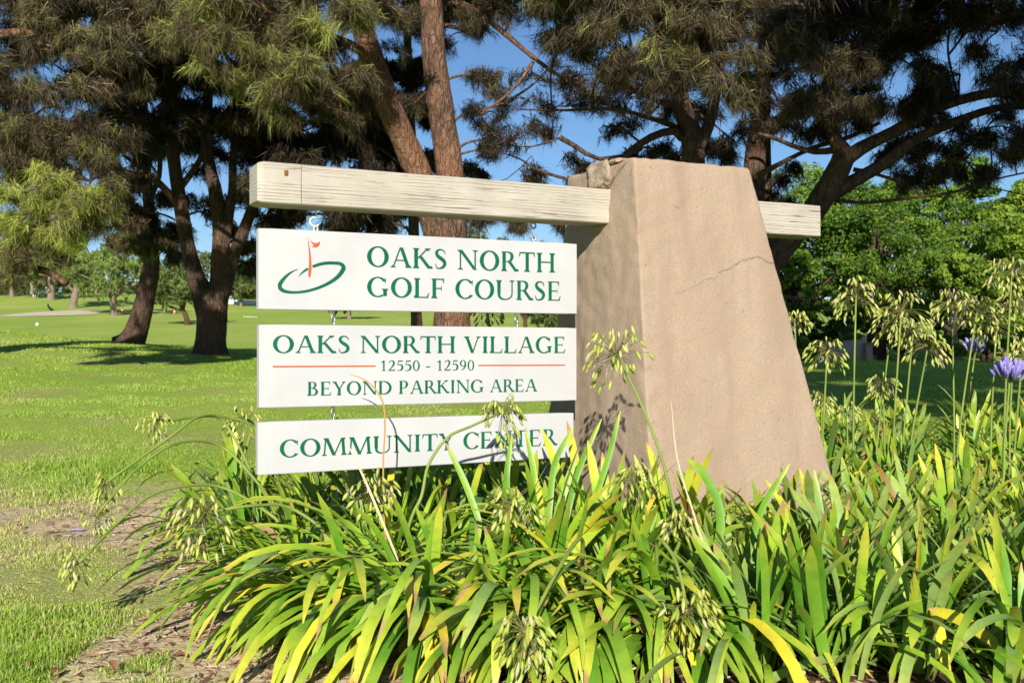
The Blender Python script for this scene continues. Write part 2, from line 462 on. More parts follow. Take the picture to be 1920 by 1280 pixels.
# pillar: rounded rectangle section swept up with batter, rough edges
def pillar_mesh():
    zt = 1.632
    def section(z):
        d = zt - z
        return 1.432 - 0.0222 * d, 2.009 + 0.232 * d, -0.169 - 0.129 * d, 0.3545 + 0.129 * d
    lay = list(np.linspace(-0.12, zt - 0.012, 110)) + [zt - 0.006, zt - 0.002]
    ns = 34
    rings = []
    for z in lay:
        a0, a1, b0, b1 = section(z)
        r = 0.012 if z < zt - 0.02 else 0.016
        ins = 0.0 if z < zt - 0.01 else (0.003 if z < zt - 0.004 else 0.009)
        a0 += ins; a1 -= ins; b0 += ins; b1 -= ins
        pts = []
        cs = [(a0, b0), (a1, b0), (a1, b1), (a0, b1)]
        for k in range(4):
            p, q = np.array(cs[k]), np.array(cs[(k + 1) % 4])
            d = (q - p) / np.linalg.norm(q - p)
            pr = cs[k - 1]; dp = (p - np.array(pr)); dp = dp / np.linalg.norm(dp)
            for t in (0.25, 0.5, 0.75):      # corner
                c = p - dp * r * (1 - t) ** 2 + d * r * t ** 2
                pts.append(c)
            L = np.linalg.norm(q - p)
            for s in np.linspace(r, L - r, ns): pts.append(p + d * s)
        rings.append(np.c_[np.array(pts), np.full(len(pts), z)])
    n = len(rings[0]); V = np.vstack(rings)
    base = V.copy()
    nz = fbm(base * 9.0, 3) * 0.0035 + fbm(base * 38 + 5, 2) * 0.0016
    # edge chips along the near corner and the top edge
    edge = np.exp(-((base[:, 0] - 1.43) / 0.035) ** 2 - ((base[:, 1] + 0.169 + 0.129 * (zt - base[:, 2])) / 0.05) ** 2)
    top = np.exp(-((zt - base[:, 2]) / 0.012) ** 2)
    chip = np.clip(vnoise(base * 28 + 2) + 0.15, 0, 1) * edge * 0.012
    cen = np.array([1.75, 0.1]); out = base[:, :2] - cen; out = out / np.linalg.norm(out, axis=1, keepdims=True)
    lf = np.clip(1.50 - base[:, 0], 0, 0.07) / 0.07
    rough_left = lf * (0.004 * fbm(base * 22 + 8, 3) + 0.004 * np.clip(fbm(base * np.array([10, 10, 16]) + 4, 2) - 0.4, 0, 1) * (base[:, 2] > 1.15))
    V[:, :2] += out * (nz + rough_left - chip)[:, None]
    V[:, 2] += top * (0.007 * fbm(base * 16 + 11, 3) - 0.002)
    i = np.arange(len(rings) - 1)[:, None] * n; j = np.arange(n)[None, :]; j2 = (j + 1) % n
    Fq = np.stack([(i + j).ravel(), (i + j2).ravel(), (i + n + j2).ravel(), (i + n + j).ravel()], 1)
    faces = [list(f) for f in Fq]
    cvert = len(V); V = np.vstack([V, [[1.72, 0.09, zt + 0.003]]])
    o = (len(rings) - 1) * n
    faces += [[o + k, o + (k + 1) % n, cvert] for k in range(n)]
    return V - np.array([1.4, 0, 0]), faces
V, faces = pillar_mesh()
pillar = obj('pillar', mesh_np('pillar', V, faces, [M_STUCCO], smooth=True), monument, label='tan stucco pillar with a thin crack')

# stepped hairline crack across the front face
def front_b(z): return -0.169 - 0.129 * (1.632 - z)
crack_px = [(1450, 494), (1435, 489), (1419, 479.5), (1409, 484), (1396, 486), (1380, 494), (1366, 503), (1344, 511), (1340, 523), (1322, 521), (1306, 534), (1290, 541), (1266, 551)]
cp = []
for k_, (u_, v_) in enumerate(crack_px):
    z_ = 1.3
    for _ in range(6): a_, z_ = px_board(u_, v_, front_b(z_))
    cp.append((a_, z_))
cpts = []
for k_ in range(len(cp) - 1):
    for t in np.linspace(0, 1, 7, endpoint=False):
        a_ = cp[k_][0] * (1 - t) + cp[k_ + 1][0] * t; z_ = cp[k_][1] * (1 - t) + cp[k_ + 1][1] * t
        z_ += random.uniform(-0.0035, 0.0035)
        cpts.append((a_, z_, 0.0022 * (1 - 0.75 * (k_ + t) / 12) * random.uniform(0.5, 1.2)))
V = []; fs = []
for k_, (a_, z_, w_) in enumerate(cpts):
    for s in (-1, 1):
        zz = z_ + s * w_ * 0.5
        V.append(loc_s(a_, front_b(zz) - 0.006, zz))
    if k_: fs.append([2 * k_ - 2, 2 * k_ - 1, 2 * k_ + 1, 2 * k_])
obj('crack', mesh_np('crack', V, fs, [M_CRACK]), pillar)

# lumpy mortar patch broken out above the beam
def lump(c, r, seed, sub=18):
    th = np.linspace(0, np.pi, sub); ph = np.linspace(0, 2 * np.pi, 2 * sub, endpoint=False)
    T_, P_ = np.meshgrid(th, ph, indexing='ij')
    d = np.stack([np.sin(T_) * np.cos(P_), np.sin(T_) * np.sin(P_), np.cos(T_)], -1).reshape(-1, 3)
    d2 = np.sign(d) * np.abs(d) ** 0.62
    V = d2 * (1 + 0.22 * fbm(d * 1.9 + seed, 3))[:, None] * np.array(r) + np.array(c)
    n = 2 * sub
    i = np.arange(sub - 1)[:, None] * n; j = np.arange(n)[None, :]; j2 = (j + 1) % n
    return V, np.stack([(i + j).ravel(), (i + n + j).ravel(), (i + n + j2).ravel(), (i + j2).ravel()], 1)
V, Fq = lump(loc_s(1.447, 0.082, 1.588), (0.042, 0.088, 0.060), 3.0)
obj('mortar_patch', mesh_np('mortar_patch', V, Fq, [M_MORTAR], smooth=True), pillar, label='pale broken mortar patch above the beam')
V, Fq = lump(loc_s(1.455, -0.03, 1.632), (0.035, 0.04, 0.010), 9.0)
obj('mortar_patch', mesh_np('mortar_patch', V, Fq, [M_MORTAR], smooth=True), pillar)
gap = [(-0.150, 1.628), (-0.105, 1.606), (-0.075, 1.590), (-0.05, 1.572), (-0.022, 1.553), (0.0, 1.536), (0.05, 1.532)]
V = []; fs = []
for k_, (b_, z_) in enumerate(gap):
    w_ = [0.003, 0.008, 0.006, 0.012, 0.022, 0.012, 0.004][k_]
    for s in (-0.5, 0.5): V.append(loc_s(1.4225 - (0.004 if s < 0 else 0), b_ - s * w_ * 0.6, z_ + s * w_))
    if k_: fs.append([2 * k_ - 2, 2 * k_ - 1, 2 * k_ + 1, 2 * k_])
obj('crack', mesh_np('crack', V, fs, [M_CRACK]), pillar)

# timber beam in two pieces with worn arrises
def timber(a0, a1, z0, z1, b0, b1, na, chamfer0=False, seed=0):
    sec = []
    nb = 7; r = 0.004
    cs = [(b0, z0), (b1, z0), (b1, z1), (b0, z1)]
    for k in range(4):
        p, q = np.array(cs[k]), np.array(cs[(k + 1) % 4]); d = (q - p) / np.linalg.norm(q - p); L = np.linalg.norm(q - p)
        for s in np.linspace(r, L - r, nb): sec.append(p + d * s)
    sec = np.array(sec); n = len(sec); cen = np.array([(b0 + b1) / 2, (z0 + z1) / 2])
    As = list(np.linspace(a0, a1, na))
    rings = []
    for k, a in enumerate(As):
        s = sec.copy()
        if chamfer0 and a - a0 < 0.02: s = cen + (s - cen) * (0.90 + 0.10 * math.sqrt(max(0, (a - a0) / 0.02)))
        rings.append(np.c_[np.full(n, a), s])
    V = np.vstack(rings); o = V[:, 1:] - cen; o /= np.linalg.norm(o, axis=1, keepdims=True)
    V[:, 1:] += o * (0.0016 * fbm(V * np.array([5, 30, 30]) + seed, 3) + 0.0022 * vnoise(V * np.array([2.2, 5, 5]) + seed))[:, None]
    i = np.arange(len(As) - 1)[:, None] * n; j = np.arange(n)[None, :]; j2 = (j + 1) % n
    faces = [list(f) for f in np.stack([(i + j).ravel(), (i + n + j).ravel(), (i + n + j2).ravel(), (i + j2).ravel()], 1)]
    faces += [list(range(n)), list(range((len(As) - 1) * n + n - 1, (len(As) - 1) * n - 1, -1))]
    return V - np.array([1.4, 0, 0]), faces
BZ0, BZ1 = 1.382, 1.5225
a_seam = px_board(565, 350, 0)[0]
a_end = px_board(1538, 400, 0)[0]
V, fs = timber(a_seam + 0.0012, a_end, BZ0, BZ1, 0.0, 0.14, 130, False, 3)
beam = obj('beam', mesh_np('beam', V, fs, [M_TIMBER]), monument, label='weathered cream timber beam with long grain cracks')
V, fs = timber(0.0, a_seam - 0.0012, BZ0 - 0.001, BZ1 + 0.001, -0.001, 0.141, 30, True, 8)
cap = obj('end_block', mesh_np('end_block', V, fs, [M_TIMBER]), monument, label='cream end block jointed to the beam, with a rusty knot')
# rusty knot
kn_a, kn_z = px_board(537, 324, -0.004)
V, Fq = lump(loc_s(kn_a, -0.0015, kn_z), (0.007, 0.0025, 0.011), 4.0, 8)
obj('knot', mesh_np('knot', V, Fq, [mat('rust', (0.22, 0.10, 0.035), 0.9, 0.1)[0]], smooth=True), cap)

# hooks under the beam
def hook_pts(a, kind):
    if kind == 'open':
        c = np.array([a, 0.07, 1.352]); r = 0.0165
        arc = [c + np.array([r * math.cos(t), 0, r * math.sin(t)]) for t in np.linspace(R(75), R(325), 18)]
        return arc
    return None
h1a, h1z = px_board(590, 416, 0.07)
g = Geo()
arc = [loc_s(h1a + 0.0165 * math.cos(t), 0.07, h1z + 0.0165 * math.sin(t)) for t in np.linspace(R(70), R(330), 20)]
V, T = tube(arc, 0.0042, 8); g.add(V, T)
V, T = tube([loc_s(h1a + 0.004, 0.072, BZ0 + 0.01), loc_s(h1a + 0.005, 0.07, h1z + 0.0155)], 0.0036, 8); g.add(V, T)
obj('hook', g.mesh('hook', [M_HOOK], True), monument, label='cream painted open screw hook')
h2a, h2z = px_board(1000, 438, 0.07)
g = Geo()
arc = [loc_s(h2a + 0.011 * math.cos(t), 0.07, BZ0 - 0.018 + 0.011 * math.sin(t)) for t in np.linspace(0, 2 * np.pi, 20)]
V, T = tube(arc, 0.0035, 8); g.add(V, T)
V, T = tube([loc_s(h2a, 0.07, BZ0 + 0.01), loc_s(h2a, 0.07, BZ0 - 0.008)], 0.0035, 8); g.add(V, T)
obj('hook', g.mesh('hook', [M_STEEL], True), monument, label='dark steel screw eye')

# ---- lettering glyphs (cap height 1)
ST = 0.178
def vs(x, y0, y1, w=ST): return ('p', [(x - w / 2, y0), (x + w / 2, y0), (x + w / 2, y1), (x - w / 2, y1)])
def rc(x0, x1, y0, y1): return ('p', [(x0, y0), (x1, y0), (x1, y1), (x0, y1)])
def pa(x0, y0, x1, y1, w): return ('p', [(x0 - w / 2, y0), (x0 + w / 2, y0), (x1 + w / 2, y1), (x1 - w / 2, y1)])
def sf(x, y, d, h=0.15, w=ST):
    return ('p', [(x - h, y), (x + h, y), (x + h, y + 0.035 * d), (x + w / 2 + 0.03, y + 0.055 * d), (x + w / 2 - 0.005, y + 0.12 * d), (x - w / 2 + 0.005, y + 0.12 * d), (x - w / 2 - 0.03, y + 0.055 * d), (x - h, y + 0.035 * d)])
def rb(pts, n=6):
    q = catmull([np.array(p) for p in pts], n); c = q[:, :2]; w = q[:, 2]
    t = nrm(np.gradient(c, axis=0)); nn = np.stack([-t[:, 1], t[:, 0]], 1)
    return ('s', c + nn * w[:, None] / 2, c - nn * w[:, None] / 2)
def ring(cx, cy, rx, ry, tk, tn, a0=0, a1=360, n=48):
    a = np.radians(np.linspace(a0, a1, n)); sh = 0.0
    o = np.stack([cx + rx * np.cos(a), cy + ry * np.sin(a)], 1)
    aa = a + R(0)
    i = np.stack([cx + sh + (rx - tk) * np.cos(aa), cy + (ry - tn) * np.sin(aa)], 1)
    rot = R(9)   # tilted stress
    d = i - [cx, cy]; i = np.stack([cx + d[:, 0] * math.cos(0) + 0.0 * d[:, 1], cy + d[:, 1]], 1)
    return ('s', o, i)
def glyph(c):
    g = {
        ' ': (0.42, []),
        '-': (0.52, [rc(0.08, 0.44, 0.30, 0.40)]),
        'I': (0.46, [vs(.23, 0, 1), sf(.23, 0, 1), sf(.23, 1, -1)]),
        'H': (1.10, [vs(.2, 0, 1), vs(.9, 0, 1), rc(.2, .9, .49, .555), sf(.2, 0, 1), sf(.2, 1, -1), sf(.9, 0, 1), sf(.9, 1, -1)]),
        'N': (1.13, [vs(.2, 0, 1, .075), vs(.95, 0, 1, .075), pa(.95, 0, .2, 1, .185), sf(.2, 0, 1, .14, .075), sf(.16, 1, -1, .11, .075), sf(.95, 1, -1, .14, .075)]),
        'A': (1.05, [pa(.15, 0, .5, 1, .07), pa(.88, 0, .54, 1, .175), rc(.27, .75, .33, .385), sf(.15, 0, 1, .13, .07), sf(.88, 0, 1, .16, .17)]),
        'K': (1.02, [vs(.2, 0, 1), pa(.3, .50, .76, 1, .085), pa(.86, 0, .40, .60, .19), sf(.2, 0, 1), sf(.2, 1, -1), sf(.77, 1, -1, .14, .08), sf(.88, 0, 1, .13, .17)]),
        'S': (0.76, [rb([(.60, .76, .045), (.57, .88, .05), (.46, .955, .055), (.32, .965, .07), (.2, .88, .12), (.185, .75, .16), (.27, .62, .17), (.42, .51, .18), (.55, .39, .17), (.58, .25, .16), (.5, .1, .12), (.34, .03, .065), (.19, .055, .05), (.13, .24, .045)])]),
        'T': (0.94, [vs(.47, 0, 1), rc(.06, .88, .94, 1), sf(.47, 0, 1, .17), ('p', [(.04, .77), (.085, .77), (.12, .95), (.06, .98)]), ('p', [(.90, .77), (.855, .77), (.82, .95), (.88, .98)])]),
        'O': (1.12, [ring(.56, .5, .51, .52, .205, .068)]),
        'C': (1.00, [ring(.56, .5, .51, .52, .205, .068, 38, 322), ('p', [(.89, .68), (.93, .68), (.945, .97), (.90, .93)])]),
        'G': (1.13, [ring(.56, .5, .51, .52, .205, .068, 38, 305), vs(.90, .05, .42), sf(.90, .42, -1, .16), ('p', [(.89, .70), (.93, .70), (.945, .97), (.90, .93)])]),
        'L': (0.85, [vs(.2, 0, 1), rc(.2, .76, 0, .055), sf(.2, 1, -1), sf(.12, 0, 1, .07, .1), ('p', [(.72, .02), (.80, .25), (.765, .25), (.66, .05)])]),
        'F': (0.80, [vs(.2, 0, 1), rc(.07, .70, .945, 1), rc(.2, .55, .475, .53), sf(.2, 0, 1), ('p', [(.67, .98), (.71, .76), (.675, .76), (.60, .95)]), ('p', [(.55, .39), (.585, .39), (.585, .62), (.55, .62)])]),
        'E': (0.86, [vs(.2, 0, 1), rc(.07, .70, .945, 1), rc(.2, .57, .475, .53), rc(.07, .74, 0, .055), ('p', [(.67, .98), (.71, .78), (.675, .78), (.60, .95)]), ('p', [(.57, .40), (.60, .40), (.60, .61), (.57, .61)]), ('p', [(.71, .02), (.79, .24), (.755, .24), (.65, .05)])]),
        'U': (1.08, [vs(.2, .32, 1), vs(.90, .32, 1, .07), rb([(.2, .34, .145), (.215, .19, .14), (.31, .065, .11), (.52, .012, .065), (.74, .065, .065), (.87, .19, .07), (.90, .34, .07)]), sf(.2, 1, -1), sf(.90, 1, -1, .13, .07)]),
        'V': (1.03, [pa(.53, 0, .19, 1, .18), pa(.53, 0, .87, 1, .07), sf(.19, 1, -1, .16, .17), sf(.88, 1, -1, .13, .07)]),
        'B': (0.88, [vs(.2, 0, 1), rb([(.07, .972, .05), (.40, .972, .055), (.55, .90, .12), (.585, .76, .16), (.5, .59, .10), (.35, .535, .05), (.2, .53, .05)]), rb([(.36, .535, .04), (.56, .48, .10), (.67, .34, .165), (.65, .17, .16), (.53, .055, .10), (.36, .028, .055), (.07, .026, .05)]), sf(.12, 0, 1, .07, .1)]),
        'P': (0.84, [vs(.2, 0, 1), rb([(.07, .972, .05), (.40, .972, .055), (.58, .89, .13), (.635, .72, .17), (.56, .53, .12), (.42, .455, .05), (.25, .45, .045)]), sf(.2, 0, 1)]),
        'R': (0.96, [vs(.2, 0, 1), rb([(.07, .972, .05), (.40, .972, .055), (.57, .90, .13), (.62, .74, .17), (.55, .565, .12), (.42, .495, .05), (.25, .49, .045)]), pa(.84, 0, .46, .52, .18), sf(.2, 0, 1), sf(.86, 0, 1, .11, .15)]),
        'D': (1.08, [vs(.2, 0, 1), rb([(.07, .972, .055), (.45, .97, .06), (.71, .87, .13), (.88, .66, .17), (.905, .48, .18), (.86, .29, .17), (.69, .11, .13), (.45, .03, .06), (.07, .028, .055)]), sf(.12, 0, 1, .07, .1)]),
        'M': (1.32, [pa(.14, 0, .22, 1, .075), pa(.64, .0, .26, 1, .18), pa(.64, .0, 1.05, 1, .075), pa(1.15, 0, 1.08, 1, .15), sf(.14, 0, 1, .13, .075), sf(1.15, 0, 1, .15), sf(.2, 1, -1, .10, .1), sf(1.12, 1, -1, .10, .1)]),
        'Y': (0.96, [pa(.47, .44, .17, 1, .175), pa(.50, .44, .80, 1, .07), vs(.48, 0, .47), sf(.48, 0, 1), sf(.17, 1, -1, .15, .16), sf(.81, 1, -1, .12, .07)]),
        '1': (0.66, [vs(.34, 0, .97, .13), sf(.34, 0, 1, .17, .13), ('p', [(.1, .80), (.30, .97), (.34, .97), (.34, .86), (.12, .75)])]),
        '2': (0.68, [rb([(.11, .73, .045), (.17, .88, .055), (.32, .955, .07), (.48, .88, .14), (.51, .71, .16), (.43, .48, .13), (.27, .25, .08), (.10, .07, .07)]), ('p', [(.06, 0), (.58, 0), (.63, .17), (.60, .17), (.54, .10), (.06, .10)])]),
        '5': (0.68, [rc(.2, .58, .87, .965), pa(.155, .54, .215, .965, .055), rb([(.14, .54, .045), (.30, .60, .07), (.48, .52, .14), (.54, .33, .17), (.47, .13, .14), (.30, .03, .06), (.09, .05, .05)])]),
        '0': (0.70, [ring(.35, .48, .30, .50, .14, .05)]),
        '9': (0.70, [ring(.34, .67, .28, .31, .14, .05), rb([(.55, .70, .13), (.55, .48, .14), (.45, .22, .10), (.2, .02, .045)])]),
    }
    return g[c]

def poly_mesh(name, shapes, to3, material, off0=0.0012, step=0.00012):
    V = []; fs = []
    for k, s in enumerate(shapes):
        o = off0 + step * (k % 14)
        if s[0] == 'p':
            st = len(V); V += [to3(x, y, o) for x, y in s[1]]
            ids = list(range(st, len(V)))
            ar = sum(s[1][i][0] * s[1][(i + 1) % len(s[1])][1] - s[1][(i + 1) % len(s[1])][0] * s[1][i][1] for i in range(len(s[1])))
            fs.append(ids if ar > 0 else ids[::-1])
        else:
            st = len(V); n = len(s[1])
            V += [to3(x, y, o) for x, y in s[1]] + [to3(x, y, o) for x, y in s[2]]
            fs += [[st + i, st + i + 1, st + n + i + 1, st + n + i] for i in range(n - 1)]
    return mesh_np(name, np.array(V), fs, [material])

def text_shapes(txt):
    x = 0; out = []; lo = 1e9; hi = -1e9
    for ch in txt:
        adv, sh = glyph(ch)
        for s in sh:
            if s[0] == 'p': q = ('p', [(px + x, py) for px, py in s[1]]); xs = [p[0] for p in q[1]]
            else: q = ('s', np.asarray(s[1]) + [x, 0], np.asarray(s[2]) + [x, 0]); xs = list(q[1][:, 0]) + list(q[2][:, 0])
            out.append(q); lo = min(lo, min(xs)); hi = max(hi, max(xs))
        x += adv
    return out, lo, hi

B_FRONT = 0.052
def board(corners, label, tilt_seed):
    """corners: photo pixels TL, TR, BR, BL of the board face"""
    tl, tr, br, bl = [px_board(u, v, B_FRONT) for u, v in corners]
    a0 = (tl[0] + bl[0]) / 2; a1 = (tr[0] + br[0]) / 2
    org = np.array([a0, B_FRONT, bl[1]])
    root = empty('sign_board', tuple(SW(*org)), label, 'sign')
    root.rotation_euler = (0, 0, TH)
    def L(a, o, z): return np.array([a - a0, -o, z - bl[1]])
    # panel with eased edges, subdivided along its length
    nx = 24; V = []; fs = []; r = 0.0025; th = 0.036
    ring2 = [(r, 0, 0), (1 - r, 0, 0), (1, 0, r), (1, 0, th - r), (1 - r, 0, th), (r, 0, th), (0, 0, th - r), (0, 0, r)]
    for i in range(nx + 1):
        t = i / nx; a_ = a0 + (a1 - a0) * t
        zb = bl[1] + (br[1] - bl[1]) * t; zt = tl[1] + (tr[1] - tl[1]) * t
        e = 0.0015 if i in (0, nx) else 0
        prof = [(zb + r, 0 - e), (zt - r, 0 - e), (zt - e, -r), (zt - e, -th + r), (zt - r, -th), (zb + r, -th), (zb + e, -th + r), (zb + e, -r)]
        V += [L(a_, o, z) for z, o in prof]
    for i in range(nx):
        for k in range(8): fs.append([i * 8 + k, i * 8 + (k + 1) % 8, i * 8 + 8 + (k + 1) % 8, i * 8 + 8 + k])
    fs += [list(range(8)), list(range(nx * 8 + 7, nx * 8 - 1, -1))]
    obj('panel', mesh_np('panel', V, fs, [M_BOARD]), root)
    return root, L

def text_on(root, L, txt, base_l, base_r, top_l, top_r):
    """pixels of the baseline ends and the cap-height ends; one part per word"""
    (a0, z0), (a1, z1) = px_board(*base_l, B_FRONT), px_board(*base_r, B_FRONT)
    (_, t0), (_, t1) = px_board(*top_l, B_FRONT), px_board(*top_r, B_FRONT)
    _, lo, hi = text_shapes(txt)
    def to3(x, y, o):
        t = (x - lo) / (hi - lo)
        a_ = a0 + (a1 - a0) * t
        zb = z0 + (z1 - z0) * t; zt = t0 + (t1 - t0) * t
        return L(a_, o, zb + (zt - zb) * y)
    x = 0.0
    for word in txt.split(' '):
        sh, _, _ = text_shapes(word)
        sh = [('p', [(px + x, py) for px, py in q[1]]) if q[0] == 'p' else ('s', q[1] + [x, 0], q[2] + [x, 0]) for q in sh]
        obj('lettering', poly_mesh('lettering', sh, to3, M_GREEN), root)
        x += sum(glyph(c)[0] for c in word + ' ')

b1, L1 = board([(485, 427), (1082, 457), (1081, 588.5), (484.5, 580)], 'white sign board reading OAKS NORTH GOLF COURSE with a golf green emblem', 1)
text_on(b1, L1, 'OAKS NORTH', (688, 499.5), (1040, 511), (688, 461.5), (1040, 475))
text_on(b1, L1, 'GOLF COURSE', (688, 556), (1051, 563.8), (688, 519), (1051, 528))
def zpx(p): return (500 + p[0] / 6.4, 430 + p[1] / 6.4)
def emblem_shape(pts):
    out = []
    for x, y, w in pts:
        u_, v_ = zpx((x, y)); a_, z_ = px_board(u_, v_, B_FRONT); out.append((a_, z_, w / 6.4 * 0.00197))
    return rb(out, 8)
oval = [(382, 475, 3), (320, 500, 14), (258, 540, 26), (200, 597, 38), (160, 655, 46), (162, 705, 46), (205, 738, 40), (270, 752, 32), (360, 755, 29), (480, 740, 30), (620, 700, 33), (750, 640, 38), (850, 570, 45), (912, 490, 52), (918, 445, 50), (880, 412, 40), (810, 404, 37), (730, 404, 37), (650, 415, 36), (549, 447, 32)]
oval2 = [(496, 470, 28), (450, 500, 22), (410, 532, 13), (382, 566, 3)]
obj('emblem_oval', poly_mesh('emblem_oval', [emblem_shape(oval), emblem_shape(oval2)], lambda x, y, o: L1(x, o, y), M_GREEN), b1)
pole = [(489, 97, 3), (503, 190, 11), (515, 300, 19), (520, 400, 27), (517, 480, 32), (511, 545, 27), (508, 570, 18)]
flag = [(514, 112), (530, 136), (552, 157), (580, 166), (610, 160), (636, 146), (634, 175), (615, 202), (590, 213), (565, 212), (538, 210), (552, 204), (562, 194), (548, 178), (530, 152)]
fl = [px_board(*zpx(p), B_FRONT) for p in flag]
obj('emblem_flag', poly_mesh('emblem_flag', [emblem_shape(pole), ('p', fl)], lambda x, y, o: L1(x, o + 0.0012, y), M_ORANGE), b1)

b2, L2 = board([(486, 608), (1082, 614.5), (1080, 750.5), (485.5, 765)], 'white sign board reading OAKS NORTH VILLAGE 12550 - 12590 BEYOND PARKING AREA', 2)
text_on(b2, L2, 'OAKS NORTH VILLAGE', (511.6, 661.5), (1060, 661.5), (511.6, 628.5), (1060, 631.3))
text_on(b2, L2, '12550 - 12590', (714, 695), (888.7, 694), (714, 675), (888.7, 674.2))
text_on(b2, L2, 'BEYOND PARKING AREA', (576, 741.5), (1007, 733.3), (576, 715.7), (1007, 710.2))
for (ua, va), (ub, vb) in (((511.6, 687), (704, 686)), ((896.6, 684.8), (1059, 684.3))):
    pa_, pb_ = px_board(ua, va, B_FRONT), px_board(ub, vb, B_FRONT)
    h_ = 0.0026
    obj('rule_line', poly_mesh('rule_line', [('p', [(pa_[0], pa_[1] - h_), (pb_[0], pb_[1] - h_), (pb_[0], pb_[1] + h_), (pa_[0], pa_[1] + h_)])], lambda x, y, o: L2(x, o, y), M_ORANGE), b2)
b3, L3 = board([(484, 791), (1076, 773.5), (1075, 857), (482.5, 891)], 'lowest white sign board reading COMMUNITY CENTER above the leaves', 3)
text_on(b3, L3, 'COMMUNITY CENTER', (524.5, 857.5), (1045, 834), (524.5, 824.5), (1045, 803.5))

# chains and the S hook the boards hang from
def link_pts(c, rx, rz, ax):
    out = []
    for t in np.linspace(0, 2 * np.pi, 17):
        q = np.array([rx * math.cos(t), 0, rz * math.sin(t)])
        out.append(np.array([q[0] * math.cos(ax), q[0] * math.sin(ax), q[2]]) + c)
    return out
def chain(u, v0, v1, label, n=3):
    a_, zt = px_board(u, v0, 0.07); _, zb = px_board(u, v1, 0.07)
    zt += 0.012; zb -= 0.012
    root = empty('chain', tuple(SW(a_, 0.07, zb)), label, 'chain', 'chains joining the sign boards')
    root.rotation_euler = (0, 0, TH)
    hl = (zt - zb) / n
    for k in range(n):
        V, T = tube(link_pts(np.array([0, 0, (k + 0.5) * hl]), 0.0075, hl * 0.62, R(20 if k % 2 else 100)), 0.0026, 6, False)
        obj('chain_link', mesh_np('chain_link', V, T, [M_STEEL], smooth=True), root)
chain(625, 583, 610, 'short steel chain between top and middle boards, under the emblem')
chain(968, 588, 613, 'short steel chain between top and middle boards, beside the pillar')
chain(624, 762, 788, 'short steel chain between middle and lowest boards, under the word BEYOND')
chain(960, 753, 778, 'short steel chain between middle and lowest boards, behind the seed head')
g = Geo()
sp = [(1003, 424), (1006, 430), (1003, 435), (996, 428), (1002, 440), (1004, 444), (1001, 449), (995, 446), (992, 440)]
pts = [np.array([x * 0.0021, 0.004 * math.sin(i), z * 0.0021]) for i, (x, z) in enumerate([(-3.5, 11), (-5, 8), (-4, 5), (0, 0), (4, -4), (4.5, -8), (1, -11), (-3, -9), (-5.5, -4)])]
V, T = tube(catmull(pts, 5), 0.0034, 7); g.add(V, T)
o = obj('s_hook', g.mesh('s_hook', [M_STEEL], True), label='bent steel S hook holding the top board near the pillar', cat='hook')
o.location = SW(h2a, 0.07, h2z - 0.005); o.rotation_euler = (0, 0, TH)
for u_ in (592, 1001):
    a_, z_ = px_board(u_, 431 if u_ < 700 else 452, 0.07)
    V, T = tube(link_pts(np.array([0, 0, 0.0]), 0.008, 0.012, R(15)), 0.003, 7, False)
    bb = b1.location
    e = obj('screw_eye', mesh_np('screw_eye', V, T, [M_STEEL if u_ > 700 else M_HOOK], smooth=True), b1)
    e.location = L1(a_, -0.018, z_ + 0.002)

# ------------------------------------------------------------------ pines
def tufts(geo, C, D, nn, length, width, spread, tint, m=0, rng=RNG, droop=0.3):
    """needle tufts: C centres, D directions, one thin triangle per needle"""
    n = len(C)
    D = nrm(D)
    d = nrm(D[:, None, :] + spread * rng.standard_normal((n, nn, 3)) + np.array([0, 0, -droop]))
    base = C[:, None, :] - D[:, None, :] * length * 0.7 * rng.random((n, nn, 1)) + 0.05 * length * rng.standard_normal((n, nn, 3))
    ln = length * (0.65 + 0.6 * rng.random((n, nn, 1)))
    tip = base + d * ln
    side = nrm(np.cross(d, rng.standard_normal((n, nn, 3)))) * width * 0.5
    V = np.stack([base - side, base + side, tip], 2).reshape(-1, 3)
    T = np.arange(n * nn * 3).reshape(-1, 3)
    ti = np.clip(np.asarray(tint)[:, None] + 0.09 * rng.standard_normal((n, nn)), 0, 1).ravel()
    geo.add(V, T, m, ti)

def clump(geo, c, rad, ntw, ntf, nl, nw, tint, rng, nn=13, sag=0.25, spread=0.36, root=None, twig_r=0.0075):
    """a bough end: twigs from the middle (or root) outwards, tufts along them"""
    c = np.asarray(c, float); rad = np.asarray(rad, float)
    for _ in range(ntw):
        d = rng.standard_normal(3); d /= np.linalg.norm(d)
        e = c + d * rad * (0.45 + 0.6 * rng.random())
        s = c + 0.28 * rad * rng.standard_normal(3) * [1, 1, 0.5] + [0, 0, 0.15 * rad[2]]
        mid = (s + e) / 2 + [0, 0, 0.12 * rad[2]]
        e = e - [0, 0, sag * rad[2] * rng.random()]
        q = catmull([s, mid, e], 2)
        if twig_r > 0:
            V, T = tube(q, np.linspace(twig_r, twig_r * 0.4, len(q)), 3, False)
            geo.add(V, T, 1)
        t = np.sort(rng.random(ntf)) ** 0.7
        ii = t * (len(q) - 1); i0 = np.minimum(ii.astype(int), len(q) - 2); f = (ii - i0)[:, None]
        C = q[i0] * (1 - f) + q[i0 + 1] * f + 0.22 * nl * rng.standard_normal((ntf, 3))
        td = nrm((q[i0 + 1] - q[i0])) * 0.8 + rng.standard_normal((ntf, 3)) * 0.55 + [0, 0, -0.4]
        tb = tint + 0.10 * rng.standard_normal() + 0.11 * rng.standard_normal(ntf)
        tufts(geo, C, td, nn, nl, nw, spread, np.clip(tb, 0, 1), 0, rng)

